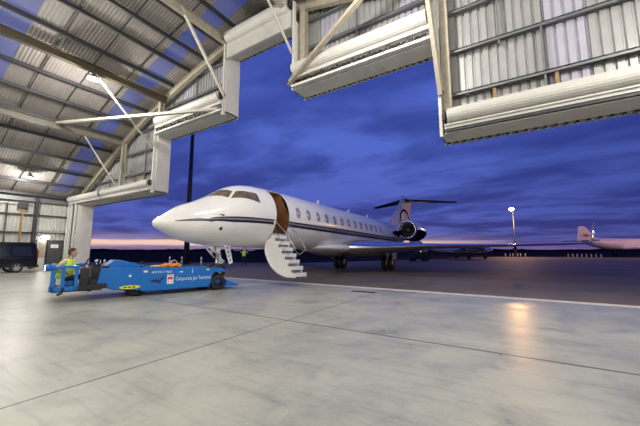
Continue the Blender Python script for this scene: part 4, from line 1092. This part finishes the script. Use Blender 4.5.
# parked airliner at right
def dirpt(px, Zd, z):    # a point at forward distance Zd on the camera's horizontal bearing px
    v = Vector((math.cos(PSI), math.sin(PSI), 0))*((px-320)/FPX*Zd) + Vector((-math.sin(PSI), math.cos(PSI), 0))*Zd
    return Vector((v.x, v.y, z))
A0 = dirpt(577, 70, 0); A1 = dirpt(668, 70, 0)
al = empty('parked_airliner', tuple(A0), math.atan2(A1.y-A0.y, A1.x-A0.x), 'white parked airliner with red emblem on its tail', 'aircraft')
# local x forward, tail at 0
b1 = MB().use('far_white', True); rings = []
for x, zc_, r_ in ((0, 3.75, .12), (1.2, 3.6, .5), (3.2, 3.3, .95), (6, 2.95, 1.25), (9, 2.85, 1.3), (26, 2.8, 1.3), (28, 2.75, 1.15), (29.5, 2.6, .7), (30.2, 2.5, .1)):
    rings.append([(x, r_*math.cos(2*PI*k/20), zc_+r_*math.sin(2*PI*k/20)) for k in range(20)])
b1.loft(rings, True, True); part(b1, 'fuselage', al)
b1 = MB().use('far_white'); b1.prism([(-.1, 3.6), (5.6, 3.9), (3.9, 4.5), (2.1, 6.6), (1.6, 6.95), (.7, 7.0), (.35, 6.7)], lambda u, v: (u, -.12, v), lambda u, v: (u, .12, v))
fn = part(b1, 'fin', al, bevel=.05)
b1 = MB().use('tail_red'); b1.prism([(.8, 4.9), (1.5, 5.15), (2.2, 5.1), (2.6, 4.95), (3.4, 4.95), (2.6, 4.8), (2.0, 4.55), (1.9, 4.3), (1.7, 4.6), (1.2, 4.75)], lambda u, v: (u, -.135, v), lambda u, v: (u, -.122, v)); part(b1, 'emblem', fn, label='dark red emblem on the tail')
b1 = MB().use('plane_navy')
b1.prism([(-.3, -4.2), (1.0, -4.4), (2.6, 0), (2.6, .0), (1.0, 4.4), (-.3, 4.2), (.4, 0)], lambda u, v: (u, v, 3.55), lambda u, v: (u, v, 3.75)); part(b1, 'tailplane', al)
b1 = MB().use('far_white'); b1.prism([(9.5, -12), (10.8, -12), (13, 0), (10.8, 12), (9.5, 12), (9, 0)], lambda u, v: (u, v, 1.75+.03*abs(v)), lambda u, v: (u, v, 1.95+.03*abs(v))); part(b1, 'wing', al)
for y in (-3.4, 3.4):
    b1 = MB().use('far_white', True); b1.lathe([(-2.5, .1), (-1.5, .4), (.6, .5), (2.2, .4), (2.6, .15)], (12, y, 2.25), (1, 0, 0), 14); e_ = part(b1, 'engine_nacelle', al)
    b1 = MB().use('black')
    for k in range(4): a = PI/4+PI/2*k; b1.bar((14.6, y, 2.25), (14.6, y+1.6*math.cos(a), 2.25+1.6*math.sin(a)), .18, .05, (1, 0, 0))
    part(b1, 'propeller', e_)
    b1 = MB().use('steel_grey'); b1.tube([(11.5, y, 2.2), (11.5, y, .4)], .1, 8); b1.use('rubber', True); b1.lathe([(-.3, 0), (-.3, .42), (.3, .42), (.3, 0)], (11.5, y, .42), (0, 1, 0), 16); part(b1, 'main_gear', al)
b1 = MB().use('steel_grey'); b1.tube([(26, 0, 1.8), (26, 0, .3)], .08, 8); b1.use('rubber', True); b1.lathe([(-.2, 0), (-.2, .3), (.2, .3), (.2, 0)], (26, 0, .3), (0, 1, 0), 14); part(b1, 'nose_gear', al)
# smaller turboprop seen below the wing
A0 = dirpt(409, 54, 0); A1 = dirpt(492, 54, 0); L_ = (A1-A0).length
tb = empty('parked_turboprop', tuple(A0), math.atan2(A1.y-A0.y, A1.x-A0.x), 'small white turboprop parked beyond the jet wing', 'aircraft')
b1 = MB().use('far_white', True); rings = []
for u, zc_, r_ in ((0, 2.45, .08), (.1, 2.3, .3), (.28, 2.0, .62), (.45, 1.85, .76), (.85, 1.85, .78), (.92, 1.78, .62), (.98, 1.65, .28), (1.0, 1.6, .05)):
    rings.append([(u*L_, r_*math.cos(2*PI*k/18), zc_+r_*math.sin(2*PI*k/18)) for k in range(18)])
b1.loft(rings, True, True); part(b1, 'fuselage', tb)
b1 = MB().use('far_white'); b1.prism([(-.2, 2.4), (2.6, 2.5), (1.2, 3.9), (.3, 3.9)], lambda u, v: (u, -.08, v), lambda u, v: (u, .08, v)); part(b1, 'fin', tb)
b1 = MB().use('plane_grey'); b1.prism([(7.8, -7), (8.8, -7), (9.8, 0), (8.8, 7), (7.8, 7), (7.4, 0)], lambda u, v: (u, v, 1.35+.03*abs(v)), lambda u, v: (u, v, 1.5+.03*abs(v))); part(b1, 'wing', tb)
for y in (-2.3, 2.3):
    b1 = MB().use('plane_navy', True); b1.lathe([(-1.6, .1), (-1, .35), (.8, .45), (2.2, .38), (2.5, .12)], (9.3, y, 1.7), (1, 0, 0), 14); e_ = part(b1, 'engine_nacelle', tb)
    b1 = MB().use('black')
    for k in range(4): a = PI/4+PI/2*k; b1.bar((11.8, y, 1.7), (11.8, y+1.15*math.cos(a), 1.7+1.15*math.sin(a)), .14, .04, (1, 0, 0))
    part(b1, 'propeller', e_)
    b1 = MB().use('steel_grey'); b1.tube([(9.2, y, 1.5), (9.2, y, .3)], .07, 8); b1.use('rubber', True); b1.lathe([(-.2, 0), (-.2, .33), (.2, .33), (.2, 0)], (9.2, y, .33), (0, 1, 0), 14); part(b1, 'main_gear', tb)
b1 = MB().use('steel_grey'); b1.tube([(13.2, 0, 1.2), (13.2, 0, .3)], .06, 8); b1.use('rubber', True); b1.lathe([(-.12, 0), (-.12, .27), (.12, .27), (.12, 0)], (13.2, 0, .27), (0, 1, 0), 14); part(b1, 'nose_gear', tb)
# dark tractor on the apron behind the main gear
A0 = dirpt(408, 44, 0); A1 = dirpt(427, 44, 0); tr = empty('ground_tractor', tuple(A0), math.atan2(A1.y-A0.y, A1.x-A0.x), 'dark ground tractor beyond the near main wheels', 'vehicle')
q = MB().use('rubber'); q.prism([(0, .35), (0, 1.0), (.9, 1.05), (1.1, 1.5), (1.9, 1.5), (2.1, .95), (2.8, .9), (2.8, .35)], lambda u, v: (u, -.7, v), lambda u, v: (u, .7, v)); part(q, 'body', tr, bevel=.03)
for x in (.5, 2.25):
    for y in (-.65, .65): q = MB().use('rubber', True); q.lathe([(-.12, 0), (-.12, .34), (.12, .34), (.12, 0)], (x, y, .34), (0, 1, 0), 18); part(q, 'wheel', tr)
q = MB().use('headlamp', True); q.blob((1.5, -.72, 1.36), .09, .05, .07, 8, 6); part(q, 'work_lamp', tr)
